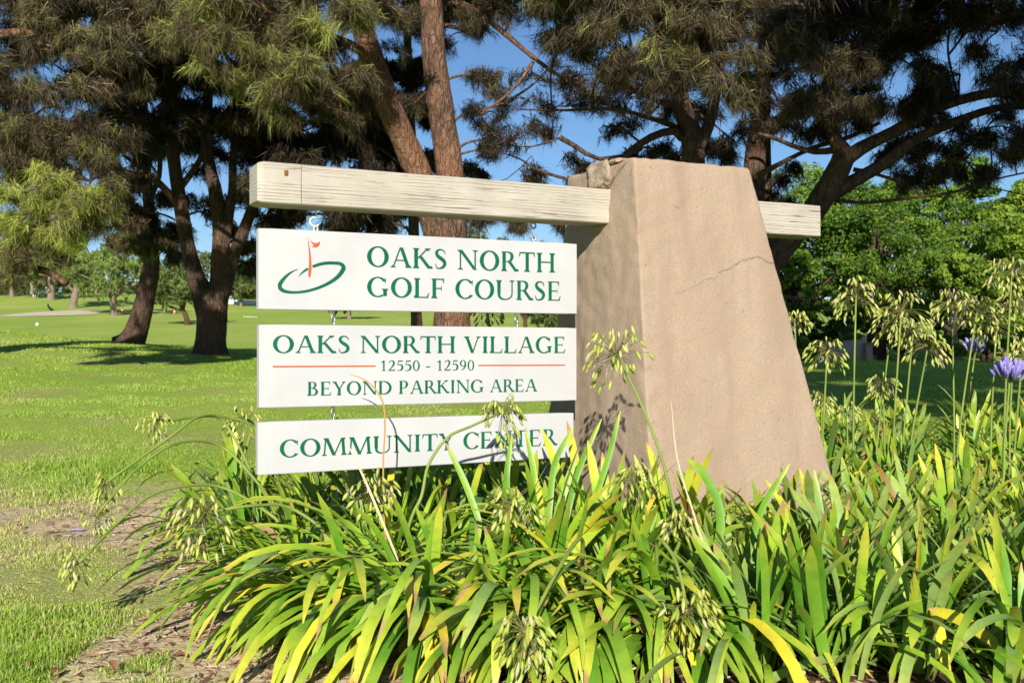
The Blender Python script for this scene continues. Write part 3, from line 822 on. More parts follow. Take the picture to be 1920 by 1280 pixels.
def trunk_geo(stems, bark_noise=0.05, k=18, step=0.13):
    """stems: list of list of (xyz, radius)"""
    g = Geo(); nodes = []
    for st in stems:
        p = np.array([s[0] for s in st], float); r = np.array([s[1] for s in st], float)
        q = catmull([np.r_[a_, b_] for a_, b_ in zip(p, r)], 6)
        L = np.r_[0, np.cumsum(np.linalg.norm(np.diff(q[:, :3], axis=0), axis=1))]
        n = max(4, int(L[-1] / step)); s = np.linspace(0, L[-1], n)
        q = np.stack([np.interp(s, L, q[:, j]) for j in range(4)], 1)
        V, T = tube(q[:, :3], q[:, 3], k if q[0, 3] > 0.09 else 8)
        cen = np.repeat(q[:, :3], k if q[0, 3] > 0.09 else 8, axis=0)
        cen = np.vstack([cen, q[:1, :3], q[-1:, :3]])
        rr = np.linalg.norm(V - cen, axis=1)
        d = nrm(V - cen)
        nz = fbm(V * np.array([7, 7, 2.5]), 3) * bark_noise + fbm(V * np.array([2, 2, 0.9]) + 5, 2) * bark_noise * 0.9
        V = V + d * (rr * nz * 1.6)[:, None]
        g.add(V, T)
        nodes += [(q[i, :3], q[i, 3]) for i in range(len(q))]
    return g, nodes

def pine(label, stems, clumps, nl=0.17, nw=0.006, ntw=26, ntf=9, nn=8, tint=0.5, mats=None, bark=None, seed=0, limbs=True, group=None, name='pine_tree', limb_r=0.03, bark_noise=0.055, extra=(), sub=0.55):
    """clumps: (centre, radius xyz, tint or None, density)"""
    rng = np.random.default_rng(seed)
    nw = nw * 1.42
    base = np.array(stems[0][0][0])
    root = empty(name, tuple(base), label, 'tree', group)
    tg, nodes = trunk_geo(stems, bark_noise)
    NP = np.array([n[0] for n in nodes]); NR = np.array([n[1] for n in nodes])
    cg = Geo()
    limbpts = []
    for c, rad, ti, dens, *coarse in clumps:
        c = np.asarray(c, float)
        if limbs:
            cand = NP if not limbpts else np.vstack([NP, np.array(limbpts)])
            d = np.linalg.norm(cand - c, axis=1) + 1.2 * np.maximum(cand[:, 2] - c[2] + 0.2, 0) + 0.5 * np.maximum(base[2] + 2.0 - cand[:, 2], 0)
            i = int(np.argmin(d)); s = cand[i]
            dist = np.linalg.norm(c - s)
            if dist > 0.15:
                mid = (s + c) / 2 + [0, 0, 0.10 * dist] + 0.06 * dist * rng.standard_normal(3)
                q = catmull([s, mid, c], 5)
                r0 = min(limb_r * (0.6 + 0.25 * dist), 0.09)
                if i < len(NP): r0 = min(r0, 0.75 * NR[i])
                V, T = tube(q, np.linspace(r0, 0.012, len(q)), 7, False); tg.add(V, T)
                if dist > 0.5: limbpts += [q[5], q[8]]
        rad = np.asarray(rad, float)
        for k in range(4 if sub else 1):
            if sub:
                cc_ = c + rad * rng.uniform(-0.85, 0.85, 3) * [1, 1, 0.8]
                rr_ = rad * rng.uniform(0.45, 0.8, 3) * [1.15, 1.0, 0.75]
            else: cc_, rr_ = c, rad
            if sub and k:
                q = catmull([c, (c + cc_) / 2 + [0, 0, 0.05], cc_], 3); V, T = tube(q, np.linspace(0.012, 0.006, len(q)), 4, False); tg.add(V, T)
            clump(cg, cc_, rr_, max(3, int(ntw * dens * (sub if sub else 1))), ntf, nl * (1.3 if coarse else 1), nw * (3.8 if coarse else 1), (tint if ti is None else ti) + 0.07 * rng.standard_normal(), rng, 4 if coarse else nn, twig_r=0.0 if (coarse or not sub) else 0.0075)
    for q, r0, r1 in extra:
        V, T = tube(catmull(q, 5), np.linspace(r0, r1, (len(q) - 1) * 5 + 1), 7, True); tg.add(V, T)
    mats = mats or M_NEEDLE
    tm = tg.mesh('trunk', [bark or M_BARK], True)
    to = obj('trunk', tm, root); to.matrix_parent_inverse = Matrix.Translation(-Vector(base))
    co = obj('crown', cg.mesh('crown', [mats, M_TWIG]), root); co.matrix_parent_inverse = Matrix.Translation(-Vector(base))
    return root

def PC(u, v, Y, rpx, ti=None, dens=1.0, asp=0.8, rd=1.0):
    r = rpx * Y / F
    return (P(u, v, Y), (r, r * rd, r * asp), ti, dens)

def stem(*pts):
    """(u, v, Y, width in photo pixels)"""
    return [(P(u, v, Y), w * Y / F / 2) for u, v, Y, w in pts]

rs = random.Random(11)
def cloud(n, x, y, z, r, ti=None, dens=0.8):
    return [((rs.uniform(*x), rs.uniform(*y), rs.uniform(*z)), tuple(rs.uniform(*r) * k for k in (1, 1, 0.75)), ti, dens, 1) for _ in range(n)]

# centre pine with two stems
T3 = [stem((848, 690, 13.5, 84), (848, 640, 13.5, 72), (846, 560, 13.5, 66), (838, 480, 13.5, 70), (824, 425, 13.5, 70), (792, 345, 13.4, 54), (756, 260, 13.2, 50), (718, 170, 13.0, 46), (690, 90, 12.8, 42), (668, 10, 12.6, 40), (640, -150, 12.4, 34), (610, -420, 12.2, 24), (600, -700, 12.0, 8)),
      stem((846, 500, 13.6, 56), (850, 420, 13.6, 56), (842, 320, 13.6, 52), (828, 210, 13.6, 47), (814, 100, 13.6, 43), (808, 0, 13.6, 42), (800, -160, 13.6, 40), (810, -420, 13.6, 30), (800, -800, 13.6, 8)),
      stem((812, 10, 13.9, 14), (870, 8, 13.9, 12), (940, 58, 13.7, 10), (1005, 112, 13.5, 8.5), (1060, 150, 13.3, 7), (1130, 190, 13.1, 5), (1190, 230, 13, 3)),
      stem((690, 100, 12.8, 22), (620, 70, 12.0, 16), (540, 60, 11.3, 10), (460, 50, 10.8, 6)),
      stem((1000, 116, 12.8, 7), (960, 170, 12.8, 5), (900, 215, 12.9, 3))]
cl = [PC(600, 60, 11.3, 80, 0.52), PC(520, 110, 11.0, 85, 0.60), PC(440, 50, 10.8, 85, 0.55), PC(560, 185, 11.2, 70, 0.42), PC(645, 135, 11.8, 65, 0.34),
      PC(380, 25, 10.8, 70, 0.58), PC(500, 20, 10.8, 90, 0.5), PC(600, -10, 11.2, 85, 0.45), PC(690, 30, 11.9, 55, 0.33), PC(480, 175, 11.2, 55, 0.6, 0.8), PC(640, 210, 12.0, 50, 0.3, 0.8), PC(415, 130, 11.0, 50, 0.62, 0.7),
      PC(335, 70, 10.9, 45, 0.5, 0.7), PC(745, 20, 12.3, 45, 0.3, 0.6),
      PC(870, 60, 14.2, 50, 0.25, 0.7), PC(900, 140, 14.2, 45, 0.25, 0.45), PC(890, 20, 14, 60, 0.25, 0.7), PC(960, 30, 13.6, 60, 0.28, 0.5), PC(905, 215, 13.5, 40, 0.04, 0.4), PC(960, 190, 13.4, 45, 0.04, 0.22), PC(1010, 150, 13.2, 50, 0.04, 0.2), PC(930, 260, 13.4, 40, 0.04, 0.2), PC(1060, 200, 13, 45, 0.04, 0.15), PC(1120, 180, 12.8, 40, 0.04, 0.2), PC(900, 280, 13.8, 26, 0.04, 0.2), PC(780, 60, 15, 60, 0.15, 0.7), PC(770, 200, 15, 35, 0.15, 0.6),  # sparse right-hand clumps: shade painted into the needle colour by the lowest tint
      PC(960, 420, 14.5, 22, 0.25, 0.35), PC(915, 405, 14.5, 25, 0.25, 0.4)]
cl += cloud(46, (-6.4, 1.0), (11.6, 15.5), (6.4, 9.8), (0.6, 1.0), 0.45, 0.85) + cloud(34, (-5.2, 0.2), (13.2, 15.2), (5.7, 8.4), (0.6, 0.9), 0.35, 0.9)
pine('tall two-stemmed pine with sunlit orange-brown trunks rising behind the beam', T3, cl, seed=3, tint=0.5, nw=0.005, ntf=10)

# slim pine beside it, seen between the boards
T3b = [stem((781, 668, 17, 30), (781, 600, 17, 22), (778, 520, 17, 22), (776, 440, 17, 21), (772, 300, 17.4, 20), (768, 150, 17.6, 16), (760, 0, 17.6, 12), (755, -160, 17.6, 5))]
cl = [PC(560, 250, 17.5, 75, 0.12), PC(640, 300, 17.5, 75, 0.12), PC(690, 350, 17.5, 65, 0.14), PC(600, 370, 17.8, 70, 0.14), PC(720, 280, 18, 60, 0.1), PC(520, 330, 17.5, 60, 0.16), PC(700, 240, 17.5, 70, 0.1), PC(640, 230, 17.5, 70, 0.1), PC(770, 370, 18, 50, 0.1), PC(730, 420, 18, 50, 0.1), PC(790, 300, 18, 40, 0.1, 0.8), PC(660, 420, 18, 60, 0.12), PC(800, 210, 18, 40, 0.1, 0.6), PC(880, 330, 18, 26, 0.2, 0.3), PC(510, 410, 18, 45, 0.3, 0.6), PC(600, 180, 17, 70, 0.12), PC(680, 160, 17, 60, 0.12), PC(560, 310, 17, 60, 0.14), PC(760, 130, 17, 40, 0.12), PC(640, 370, 17.4, 60, 0.12), PC(740, 330, 17.6, 50, 0.12), PC(590, 110, 16.5, 70, 0.15)]
pine('slim pine trunk showing between the boards beside the two-stemmed pine', T3b, cl, seed=4, nl=0.2, nw=0.011, tint=0.12, bark=M_BARK_D, ntw=58)

# many-stemmed pine on the lawn crest
T1 = [stem((396, 690, 18, 92), (396, 668, 18, 74), (395, 645, 18, 60), (396, 600, 18, 54), (390, 565, 18, 52), (376, 540, 18, 40), (362, 500, 18, 30), (350, 450, 18, 27), (338, 380, 18, 26), (326, 300, 18, 24), (318, 200, 18, 22), (322, 80, 18, 18), (330, -120, 18, 10)),
      stem((402, 600, 18, 48), (410, 550, 18, 42), (414, 480, 18, 36), (412, 420, 18, 32), (402, 350, 18, 26), (388, 280, 18, 22), (390, 180, 18, 18), (400, 40, 18, 12)),
      stem((404, 590, 18.1, 40), (418, 545, 18.1, 32), (438, 480, 18.1, 25), (462, 420, 18.1, 22), (484, 360, 18.2, 20), (505, 290, 18.2, 18), (520, 200, 18.2, 14), (530, 60, 18.2, 6)),
      stem((416, 500, 18, 24), (424, 430, 18, 22), (436, 360, 18, 18), (438, 280, 18, 14), (450, 180, 18, 8)),
      stem((345, 400, 18, 18), (310, 355, 17.8, 14), (270, 320, 17.5, 11), (230, 290, 17.2, 6)),
      stem((340, 350, 18, 14), (375, 300, 18, 12), (392, 250, 18, 9), (430, 200, 18, 5))]
cl = [PC(300, 150, 17, 75, 0.14), PC(250, 200, 17, 70, 0.15), PC(370, 200, 17.5, 75, 0.12), PC(450, 220, 17.5, 70, 0.14), PC(500, 270, 17.5, 65, 0.14), PC(280, 250, 17, 60, 0.15, 0.7), PC(430, 300, 18.5, 60, 0.12, 0.55), PC(340, 110, 17, 70, 0.12), PC(460, 150, 17, 75, 0.14), PC(230, 130, 16.5, 70, 0.18), PC(520, 210, 17, 65, 0.12), PC(350, 260, 18.5, 55, 0.12, 0.55), PC(240, 330, 17.5, 50, 0.2, 0.5), PC(480, 350, 18.5, 45, 0.15, 0.4), PC(255, 400, 18, 45, 0.3, 0.45), PC(380, 400, 19, 40, 0.2, 0.25), PC(440, 390, 19, 40, 0.2, 0.25), PC(400, 70, 16.5, 80, 0.14), PC(540, 130, 17, 70, 0.12), PC(310, 40, 16.5, 70, 0.18), PC(470, 60, 16.5, 80, 0.14), PC(330, 440, 19, 26, 0.35, 0.3), PC(455, 450, 19.5, 34, 0.35, 0.5), PC(470, 500, 19.5, 26, 0.4, 0.5)]
cl += cloud(16, (-8.5, -3.5), (15.5, 19), (7.0, 9.6), (0.7, 1.1), 0.35, 0.8)
pine('broad many-stemmed pine with thick dark trunk on the lawn crest', T1, cl, seed=5, nl=0.2, nw=0.009, tint=0.16, bark=M_BARK_D, ntw=44)

# leaning pine
T2 = [stem((236, 652, 20, 66), (246, 640, 20, 50), (258, 615, 20, 40), (268, 580, 20, 36), (276, 540, 20, 32), (284, 500, 20, 29), (286, 470, 20, 24), (282, 420, 20, 22), (276, 350, 20, 20), (272, 270, 20, 18), (270, 150, 20, 14), (280, 0, 20, 6)),
      stem((282, 430, 20, 14), (265, 420, 19.8, 12), (235, 395, 19.5, 8), (210, 380, 19.3, 5)),
      stem((276, 380, 20, 13), (298, 330, 20, 11), (300, 250, 20, 9), (305, 180, 20, 5))]
cl = [PC(275, 440, 19.3, 38, 0.3, 0.9), PC(250, 415, 19.4, 42, 0.25, 0.8), PC(300, 470, 19.5, 26, 0.5, 0.6), PC(290, 395, 19.6, 40, 0.2, 0.7), PC(235, 450, 19.5, 22, 0.35, 0.5), PC(225, 380, 19.4, 30, 0.3, 0.5), PC(270, 300, 19.5, 45, 0.15, 0.6), PC(300, 230, 19.6, 50, 0.12, 0.7), PC(240, 260, 19.5, 50, 0.15, 0.7), PC(270, 180, 19.5, 60, 0.12)]
pine('slender leaning pine with dark curved trunk beside the many-stemmed pine', T2, cl, seed=6, nl=0.2, nw=0.012, tint=0.2, bark=M_BARK_D, ntw=34)

# big pine whose boughs hang in from beyond the left edge
T0 = [stem((-330, 760, 12.5, 110), (-320, 600, 12.5, 84), (-300, 400, 12.6, 76), (-260, 200, 12.8, 66), (-230, 0, 13, 54), (-200, -200, 13, 44), (-190, -500, 13, 26), (-180, -760, 13, 8)),
      stem((-270, 250, 12.8, 34), (-150, 150, 12.6, 28), (-20, 70, 12.5, 20), (80, 70, 12.4, 14), (160, 120, 12.2, 8), (220, 180, 12.1, 4)),
      stem((-290, 380, 12.7, 34), (-150, 330, 12.6, 26), (-20, 300, 12.5, 18), (80, 310, 12.4, 12), (170, 340, 12.3, 6)),
      stem((-240, 80, 13, 34), (-100, -20, 12.8, 26), (60, -40, 12.6, 18), (200, 10, 12.4, 10), (300, 60, 12.3, 5))]
cl = [PC(40, 60, 12.5, 75, 0.22), PC(120, 40, 12.4, 80, 0.36), PC(190, 70, 12.3, 75, 0.36), PC(250, 60, 12.3, 60, 0.35), PC(100, 120, 12.4, 75, 0.35), PC(180, 140, 12.2, 75, 0.36), PC(40, 170, 12.4, 75, 0.32), PC(240, 130, 12.2, 50, 0.34), PC(110, 200, 12.2, 75, 0.32), PC(20, 240, 12.4, 70, 0.36),
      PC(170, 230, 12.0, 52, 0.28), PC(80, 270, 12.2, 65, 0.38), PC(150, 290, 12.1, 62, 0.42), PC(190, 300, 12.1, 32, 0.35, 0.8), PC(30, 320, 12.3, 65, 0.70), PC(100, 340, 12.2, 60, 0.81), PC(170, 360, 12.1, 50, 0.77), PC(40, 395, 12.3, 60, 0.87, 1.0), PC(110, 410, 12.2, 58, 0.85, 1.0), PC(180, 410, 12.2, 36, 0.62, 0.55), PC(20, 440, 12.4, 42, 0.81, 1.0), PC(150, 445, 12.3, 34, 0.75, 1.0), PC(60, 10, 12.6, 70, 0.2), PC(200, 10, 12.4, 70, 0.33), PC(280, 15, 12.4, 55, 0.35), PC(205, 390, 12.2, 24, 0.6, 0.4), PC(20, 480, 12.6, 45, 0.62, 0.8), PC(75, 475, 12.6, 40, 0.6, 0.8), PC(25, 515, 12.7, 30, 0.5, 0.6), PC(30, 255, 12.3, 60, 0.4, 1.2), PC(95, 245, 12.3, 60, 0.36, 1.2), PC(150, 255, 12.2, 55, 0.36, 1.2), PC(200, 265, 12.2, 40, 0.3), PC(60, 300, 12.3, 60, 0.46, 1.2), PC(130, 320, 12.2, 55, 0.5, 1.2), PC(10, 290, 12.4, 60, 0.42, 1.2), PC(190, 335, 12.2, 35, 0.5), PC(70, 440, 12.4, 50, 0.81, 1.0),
      PC(-90, 120, 12.6, 100, 0.35, 0.7), PC(-120, 260, 12.6, 100, 0.4, 0.7), PC(-90, 380, 12.6, 90, 0.55, 0.6), PC(-120, -20, 12.8, 110, 0.35, 0.7)]
cl += cloud(22, (-11, -5.5), (11.8, 15.5), (6.4, 9.4), (0.7, 1.0), 0.4, 0.7) + cloud(38, (-8.4, -2.6), (12.9, 15.0), (5.5, 8.3), (0.6, 0.9), 0.35, 0.9)
xt = [([P(20, 470, 12.8), P(60, 500, 12.8), P(95, 512, 12.8), P(126, 532, 12.8)], 0.055, 0.045)]
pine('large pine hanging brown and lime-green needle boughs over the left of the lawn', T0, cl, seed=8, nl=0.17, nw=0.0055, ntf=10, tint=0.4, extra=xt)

# right hand pine with two upright stems behind the pillar
T4 = [stem((1296, 700, 11.5, 90), (1296, 560, 11.5, 66), (1297, 420, 11.5, 54), (1300, 320, 11.5, 48), (1296, 250, 11.5, 42), (1275, 190, 11.5, 36), (1272, 100, 11.5, 30), (1280, 0, 11.5, 26), (1290, -200, 11.5, 18), (1290, -420, 11.5, 6)),
      stem((1298, 300, 11.5, 28), (1330, 230, 11.5, 22), (1345, 150, 11.4, 18), (1360, 40, 11.2, 10)),
      stem((1280, 258, 11.5, 20), (1262, 245, 11.4, 16), (1220, 258, 11.3, 15), (1180, 285, 11.2, 13), (1130, 330, 11.1, 5)),
      stem((1276, 200, 11.5, 14), (1235, 190, 11.4, 11), (1180, 165, 11.3, 8), (1110, 120, 11.2, 4)),
      stem((1272, 240, 11.5, 12), (1220, 222, 11.3, 9), (1150, 205, 11.1, 7), (1060, 207, 11.0, 5), (960, 205, 11.0, 3)),
      stem((1175, 292, 11.2, 9), (1120, 298, 11.1, 8), (1080, 275, 11.1, 9), (1050, 258, 11.1, 10)),
      stem((1120, 345, 11.1, 7), (1060, 335, 11.1, 6), (1000, 315, 11.1, 5), (970, 295, 11.1, 3), (930, 285, 11.1, 2)),
      stem((1050, 258, 11.1, 4), (1000, 275, 11.1, 3), (940, 272, 11.2, 2)),
      stem((1005, 316, 11.1, 3), (1000, 290, 11.1, 2.5), (960, 330, 11.1, 2), (920, 345, 11.1, 1.5))]
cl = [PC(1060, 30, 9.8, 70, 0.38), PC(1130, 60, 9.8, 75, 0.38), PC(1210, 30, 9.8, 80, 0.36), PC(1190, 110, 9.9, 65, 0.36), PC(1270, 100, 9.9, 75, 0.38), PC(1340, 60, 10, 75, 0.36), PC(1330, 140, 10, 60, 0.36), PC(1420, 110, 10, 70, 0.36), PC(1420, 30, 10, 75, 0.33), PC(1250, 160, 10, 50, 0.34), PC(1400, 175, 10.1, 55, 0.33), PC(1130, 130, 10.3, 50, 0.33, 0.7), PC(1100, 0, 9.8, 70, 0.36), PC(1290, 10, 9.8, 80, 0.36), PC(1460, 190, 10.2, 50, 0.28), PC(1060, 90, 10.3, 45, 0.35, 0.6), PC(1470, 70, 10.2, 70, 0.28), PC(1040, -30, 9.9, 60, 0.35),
      PC(1180, 180, 12.2, 50, 0.05, 0.5), PC(1100, 170, 12, 50, 0.05, 0.3), PC(1220, 215, 12.4, 45, 0.04, 0.4), PC(1320, 220, 12.4, 55, 0.04, 0.5), PC(1370, 260, 12.6, 45, 0.04, 0.4), PC(1150, 240, 11.6, 45, 0.05, 0.18), PC(1190, 295, 11.8, 36, 0.04, 0.28), PC(1090, 310, 11.4, 26, 0.04, 0.12), PC(1240, 285, 12.2, 30, 0.04, 0.35), PC(1350, 290, 12.4, 36, 0.04, 0.4), PC(1010, 340, 11.3, 30, 0.04, 0.06), PC(1075, 345, 11.2, 16, 0.04, 0.2), PC(960, 270, 11.1, 45, 0.04, 0.05), PC(1000, 225, 11.1, 40, 0.04, 0.12), PC(1060, 430, 12.5, 16, 0.2, 0.3)]  # near-black tint darkens these rear clumps to silhouettes, as if shaded
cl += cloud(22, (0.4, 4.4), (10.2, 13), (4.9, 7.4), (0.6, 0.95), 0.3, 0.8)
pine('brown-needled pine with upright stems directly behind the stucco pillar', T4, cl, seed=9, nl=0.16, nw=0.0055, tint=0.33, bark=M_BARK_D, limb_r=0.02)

# forked dark pine reaching over the right
T5 = [stem((1395, 720, 12.5, 88), (1405, 600, 12.5, 62), (1425, 520, 12.5, 50), (1470, 460, 12.5, 46), (1525, 395, 12.4, 44), (1560, 340, 12.3, 44), (1580, 300, 12.3, 42), (1575, 275, 12.3, 30), (1555, 245, 12.3, 22), (1548, 190, 12.3, 18), (1560, 60, 12.3, 12), (1570, -80, 12.3, 6)),
      stem((1578, 305, 12.3, 30), (1620, 275, 12.2, 26), (1680, 245, 12.1, 24), (1750, 205, 12.0, 21), (1830, 180, 11.9, 18), (1920, 165, 11.8, 14), (2020, 120, 11.7, 8)),
      stem((1545, 372, 12.4, 30), (1600, 340, 12.3, 27), (1660, 305, 12.2, 24), (1720, 260, 12.1, 21), (1800, 225, 12.0, 17), (1890, 200, 11.9, 13), (2000, 210, 11.8, 7)),
      stem((1572, 280, 12.3, 14), (1530, 285, 12.3, 11), (1490, 275, 12.3, 9), (1450, 258, 12.3, 8), (1420, 250, 12.3, 5)),
      stem((1420, 330, 12.6, 12), (1480, 298, 12.5, 9), (1530, 275, 12.4, 9), (1590, 258, 12.3, 8), (1650, 230, 12.2, 7)),
      stem((1600, 318, 12.3, 9), (1640, 325, 12.2, 8), (1685, 342, 12.1, 3)),
      stem((1565, 375, 12.4, 8), (1620, 380, 12.3, 7), (1700, 372, 12.2, 6), (1780, 362, 12.1, 5), (1850, 340, 12.0, 4), (1930, 322, 11.9, 3)),
      stem((1780, 362, 12.1, 4), (1850, 352, 12, 3), (1930, 368, 11.9, 2)),
      stem((1412, 560, 12.9, 50), (1413, 420, 12.9, 44), (1412, 330, 12.9, 40), (1420, 250, 12.9, 34), (1425, 160, 12.9, 26), (1440, 40, 12.9, 14)),
      stem((1436, 560, 13.4, 22), (1438, 400, 13.4, 20), (1436, 260, 13.4, 18), (1440, 150, 13.4, 10)),
      stem((1440, 240, 12.9, 22), (1475, 215, 12.9, 17), (1520, 180, 12.8, 10))]
cl = [PC(1520, 60, 11.5, 75, 0.24), PC(1600, 50, 11.6, 75, 0.2), PC(1690, 40, 11.8, 80, 0.16), PC(1780, 50, 11.8, 80, 0.15), PC(1870, 60, 11.8, 80, 0.16), PC(1560, 130, 11.6, 60, 0.22), PC(1640, 130, 11.8, 62, 0.2, 0.8), PC(1720, 130, 11.8, 65, 0.15, 0.75), PC(1800, 140, 11.7, 65, 0.15), PC(1880, 150, 11.6, 65, 0.16), PC(1520, 150, 11.6, 50, 0.25), PC(1600, 190, 11.8, 45, 0.2, 0.7), PC(1540, 205, 11.6, 40, 0.22, 0.7), PC(1690, 190, 12, 50, 0.15, 0.6), PC(1770, 215, 12, 50, 0.15, 0.6), PC(1850, 240, 11.9, 50, 0.15, 0.6), PC(1900, 290, 11.8, 40, 0.18, 0.45), PC(1740, 280, 12.2, 45, 0.15, 0.5), PC(1810, 300, 12.2, 45, 0.15, 0.5), PC(1660, 290, 12.6, 30, 0.15, 0.35), PC(1770, 330, 12.3, 34, 0.15, 0.45), PC(1590, 225, 12.2, 36, 0.18, 0.4), PC(1520, 240, 12.4, 34, 0.15, 0.3), PC(1470, 240, 12.6, 34, 0.15, 0.4), PC(1480, 330, 13.2, 30, 0.15, 0.3), PC(1460, 380, 13.5, 26, 0.15, 0.35), PC(1700, 340, 12.5, 25, 0.15, 0.3), PC(1860, 320, 12.1, 26, 0.18, 0.35), PC(1640, 220, 12.4, 40, 0.15, 0.5),
      PC(2000, 100, 11.8, 110, 0.16, 0.7), PC(2000, 240, 11.8, 80, 0.16, 0.6)]
cl += cloud(34, (3.2, 9.5), (10.5, 14), (4.9, 8.0), (0.7, 1.05), 0.2, 0.8)
pine('dark forked pine spreading long limbs over the shaded lawn', T5, cl, seed=10, nl=0.17, nw=0.006, tint=0.16, bark=M_BARK_D, limb_r=0.02)

# pine behind the photographer: its shade lies on the right-hand trees and lawn
gz = H(6.4, -6.0)
TB = [[(np.array([6.4, -6, gz - 0.1]), 0.42), (np.array([6.4, -6, 3.0]), 0.34), (np.array([6.5, -6, 7.0]), 0.27), (np.array([6.4, -6, 11]), 0.18), (np.array([6.4, -6, 14.6]), 0.05)]]
cl = cloud(90, (2.9, 10.5), (-8.5, -3.5), (7.4, 15.0), (0.8, 1.35), 0.4, 0.8)
pine('tall pine standing on the lawn opposite the sign, shading the forked pine', TB, cl, seed=12, nl=0.24, nw=0.03, ntf=7, nn=10, tint=0.4, bark_noise=0.04, sub=0.4)

# far pines on the fairway
def far_pine(label, u, v, Yhint, crown_u, crown_v, rw, rh, seed, tint=0.65, trunk_px=12, lean=0, bark=None, pom=22):
    g0 = ground_at(u, v, Yhint[0], Yhint[1]); Y = g0[1]
    rng = np.random.default_rng(seed)
    cc = P(crown_u, crown_v, Y)
    s = Y / F
    st = [[(g0 - [0, 0, 0.1], trunk_px * s * 0.62), (g0 + [0, 0, 0.35], trunk_px * s * 0.48), (g0 * 0.45 + cc * 0.55 + [lean * s, 0, 0], trunk_px * s * 0.4), (cc, trunk_px * s * 0.2)]]
    for k in range(4):
        d = rng.standard_normal(3) * [rw * s * 0.6, rw * s * 0.5, rh * s * 0.3]
        st.append([(g0 * 0.62 + cc * 0.38, trunk_px * s * 0.3), (g0 * 0.2 + cc * 0.8 + d * 0.5, trunk_px * s * 0.2), (cc + d, trunk_px * s * 0.1)])
    cl = []
    for k in range(pom):
        d = rng.standard_normal(3); d /= np.linalg.norm(d)
        c = cc + d * np.array([rw, rw, rh]) * s * (0.55 + 0.3 * rng.random())
        r = rw * s * (0.26 + 0.16 * rng.random())
        cl.append((c, (r, r, r * 0.75), tint + 0.12 * rng.standard_normal(), 1.0))
    return pine(label, st, cl, nl=7.0 * s, nw=1.4 * s, ntw=14, ntf=6, nn=6, mats=M_NEEDLE_G, bark=bark or M_BARK_P, seed=seed, limbs=False, bark_noise=0.06, sub=0)
far_pine('rounded lime-green pine with a short pale trunk right of the sand bunker', 213, 591, (30, 200), 205, 510, 92, 52, 21, 0.85, 11)
far_pine('pine with a thick pale trunk standing behind the sand bunker', 138, 577, (40, 220), 150, 500, 66, 42, 22, 0.75, 14)
far_pine('small dark-trunked forked pine beyond the many-stemmed pine', 350, 609, (26, 120), 330, 540, 64, 42, 23, 0.7, 9, bark=M_BARK_D)
far_pine('old pale-trunked pine leaning on the rise behind the bunker', 96, 562, (60, 300), 70, 490, 90, 40, 24, 0.65, 14, lean=10)
far_pine('olive-green pine at the far left of the rise', 22, 556, (60, 300), 15, 495, 60, 40, 25, 0.4, 8)
far_pine('small bushy pine in front of the red-roofed building', 452, 574, (60, 300), 452, 535, 34, 30, 26, 0.35, 5)
far_pine('small forked tree showing between the boards near the pillar', 985, 626, (24, 80), 985, 560, 40, 32, 27, 0.45, 9, bark=M_BARK_D)
far_pine('rounded far pine showing between the boards under the emblem', 655, 598, (60, 200), 655, 560, 50, 26, 28, 0.2, 7)
far_pine('olive bush-like tree seen between the boards beside the pillar', 1030, 618, (24, 100), 1028, 590, 40, 24, 29, 0.5, 6)
for k, (u_, cu, cv, rw, rh) in enumerate([(60, 60, 460, 90, 45), (180, 180, 480, 90, 30), (300, 300, 500, 80, 40), (400, 400, 515, 70, 40), (560, 560, 490, 90, 40), (700, 700, 500, 90, 50), (880, 900, 470, 90, 40), (1010, 1010, 500, 60, 62), (1120, 1120, 500, 90, 60)]):
    o = far_pine('distant pine in the tree line beyond the white wall', u_, 565, (150 + 4 * k, 151 + 4 * k), cu, cv, rw, rh, 40 + k, 0.38 + 0.03 * (k % 4), 7, pom=14)
    o['group'] = 'distant tree line'

# far-off wood behind the wall, one mass
def far_wood():
    rng = np.random.default_rng(90); g_ = Geo()
    for k in range(400):
        Y_ = rng.uniform(165, 230); u_ = rng.uniform(-260, 2150); x = (u_ - 960) * Y_ / F
        z0 = float(terrain(x, Y_)); r = rng.uniform(1.5, 3.2)
        z = z0 + rng.uniform(0.2, 1.0) * (5.0 + 1.5 * math.sin(u_ * 0.02) + 1.2 * math.sin(u_ * 0.057 + 2))
        C = np.array([x, Y_, z]) + rng.standard_normal((26, 3)) * r * [0.6, 0.6, 0.4]
        tufts(g_, C, rng.standard_normal((26, 3)) + [0, -0.4, 0.5], 8, 1.1, 0.30, 0.8, np.full(26, rng.uniform(0.1, 0.55)), 0, rng)
    obj('distant_woodland', g_.mesh('distant_woodland', [M_NEEDLE_G]), label='dark green wood along the far end of the fairway', cat='woodland', kind='stuff')
far_wood()
# ------------------------------------------------------------------ broadleaf trees and shrubs on the right
def leaf_cloud(geo, c, r, n, size, tint, rng, inner=0.55):
    d = nrm(rng.standard_normal((n, 3)))
    p = c + d * r * (inner + (1 - inner) * rng.random((n, 1)) ** 0.6) * (1 + 0.25 * fbm(d * 2.0 + rng.random() * 50, 2))[:, None]
    nv = nrm(d + 0.8 * rng.standard_normal((n, 3)))
    t1 = nrm(np.cross(nv, rng.standard_normal((n, 3)))); t2 = np.cross(nv, t1)
    s = size * (0.6 + 0.8 * rng.random((n, 1)))
    V = np.stack([p - t1 * s * 0.5, p + t2 * s * 0.28, p + t1 * s * 0.5, p - t2 * s * 0.28], 1).reshape(-1, 3)
    i = np.arange(n)[:, None] * 4
    T = np.vstack([i + [0, 1, 2], i + [0, 2, 3]])
    ti = np.clip(tint + 0.14 * rng.standard_normal(n), 0, 1)
    geo.add(V, T, 0, np.r_[ti, ti])

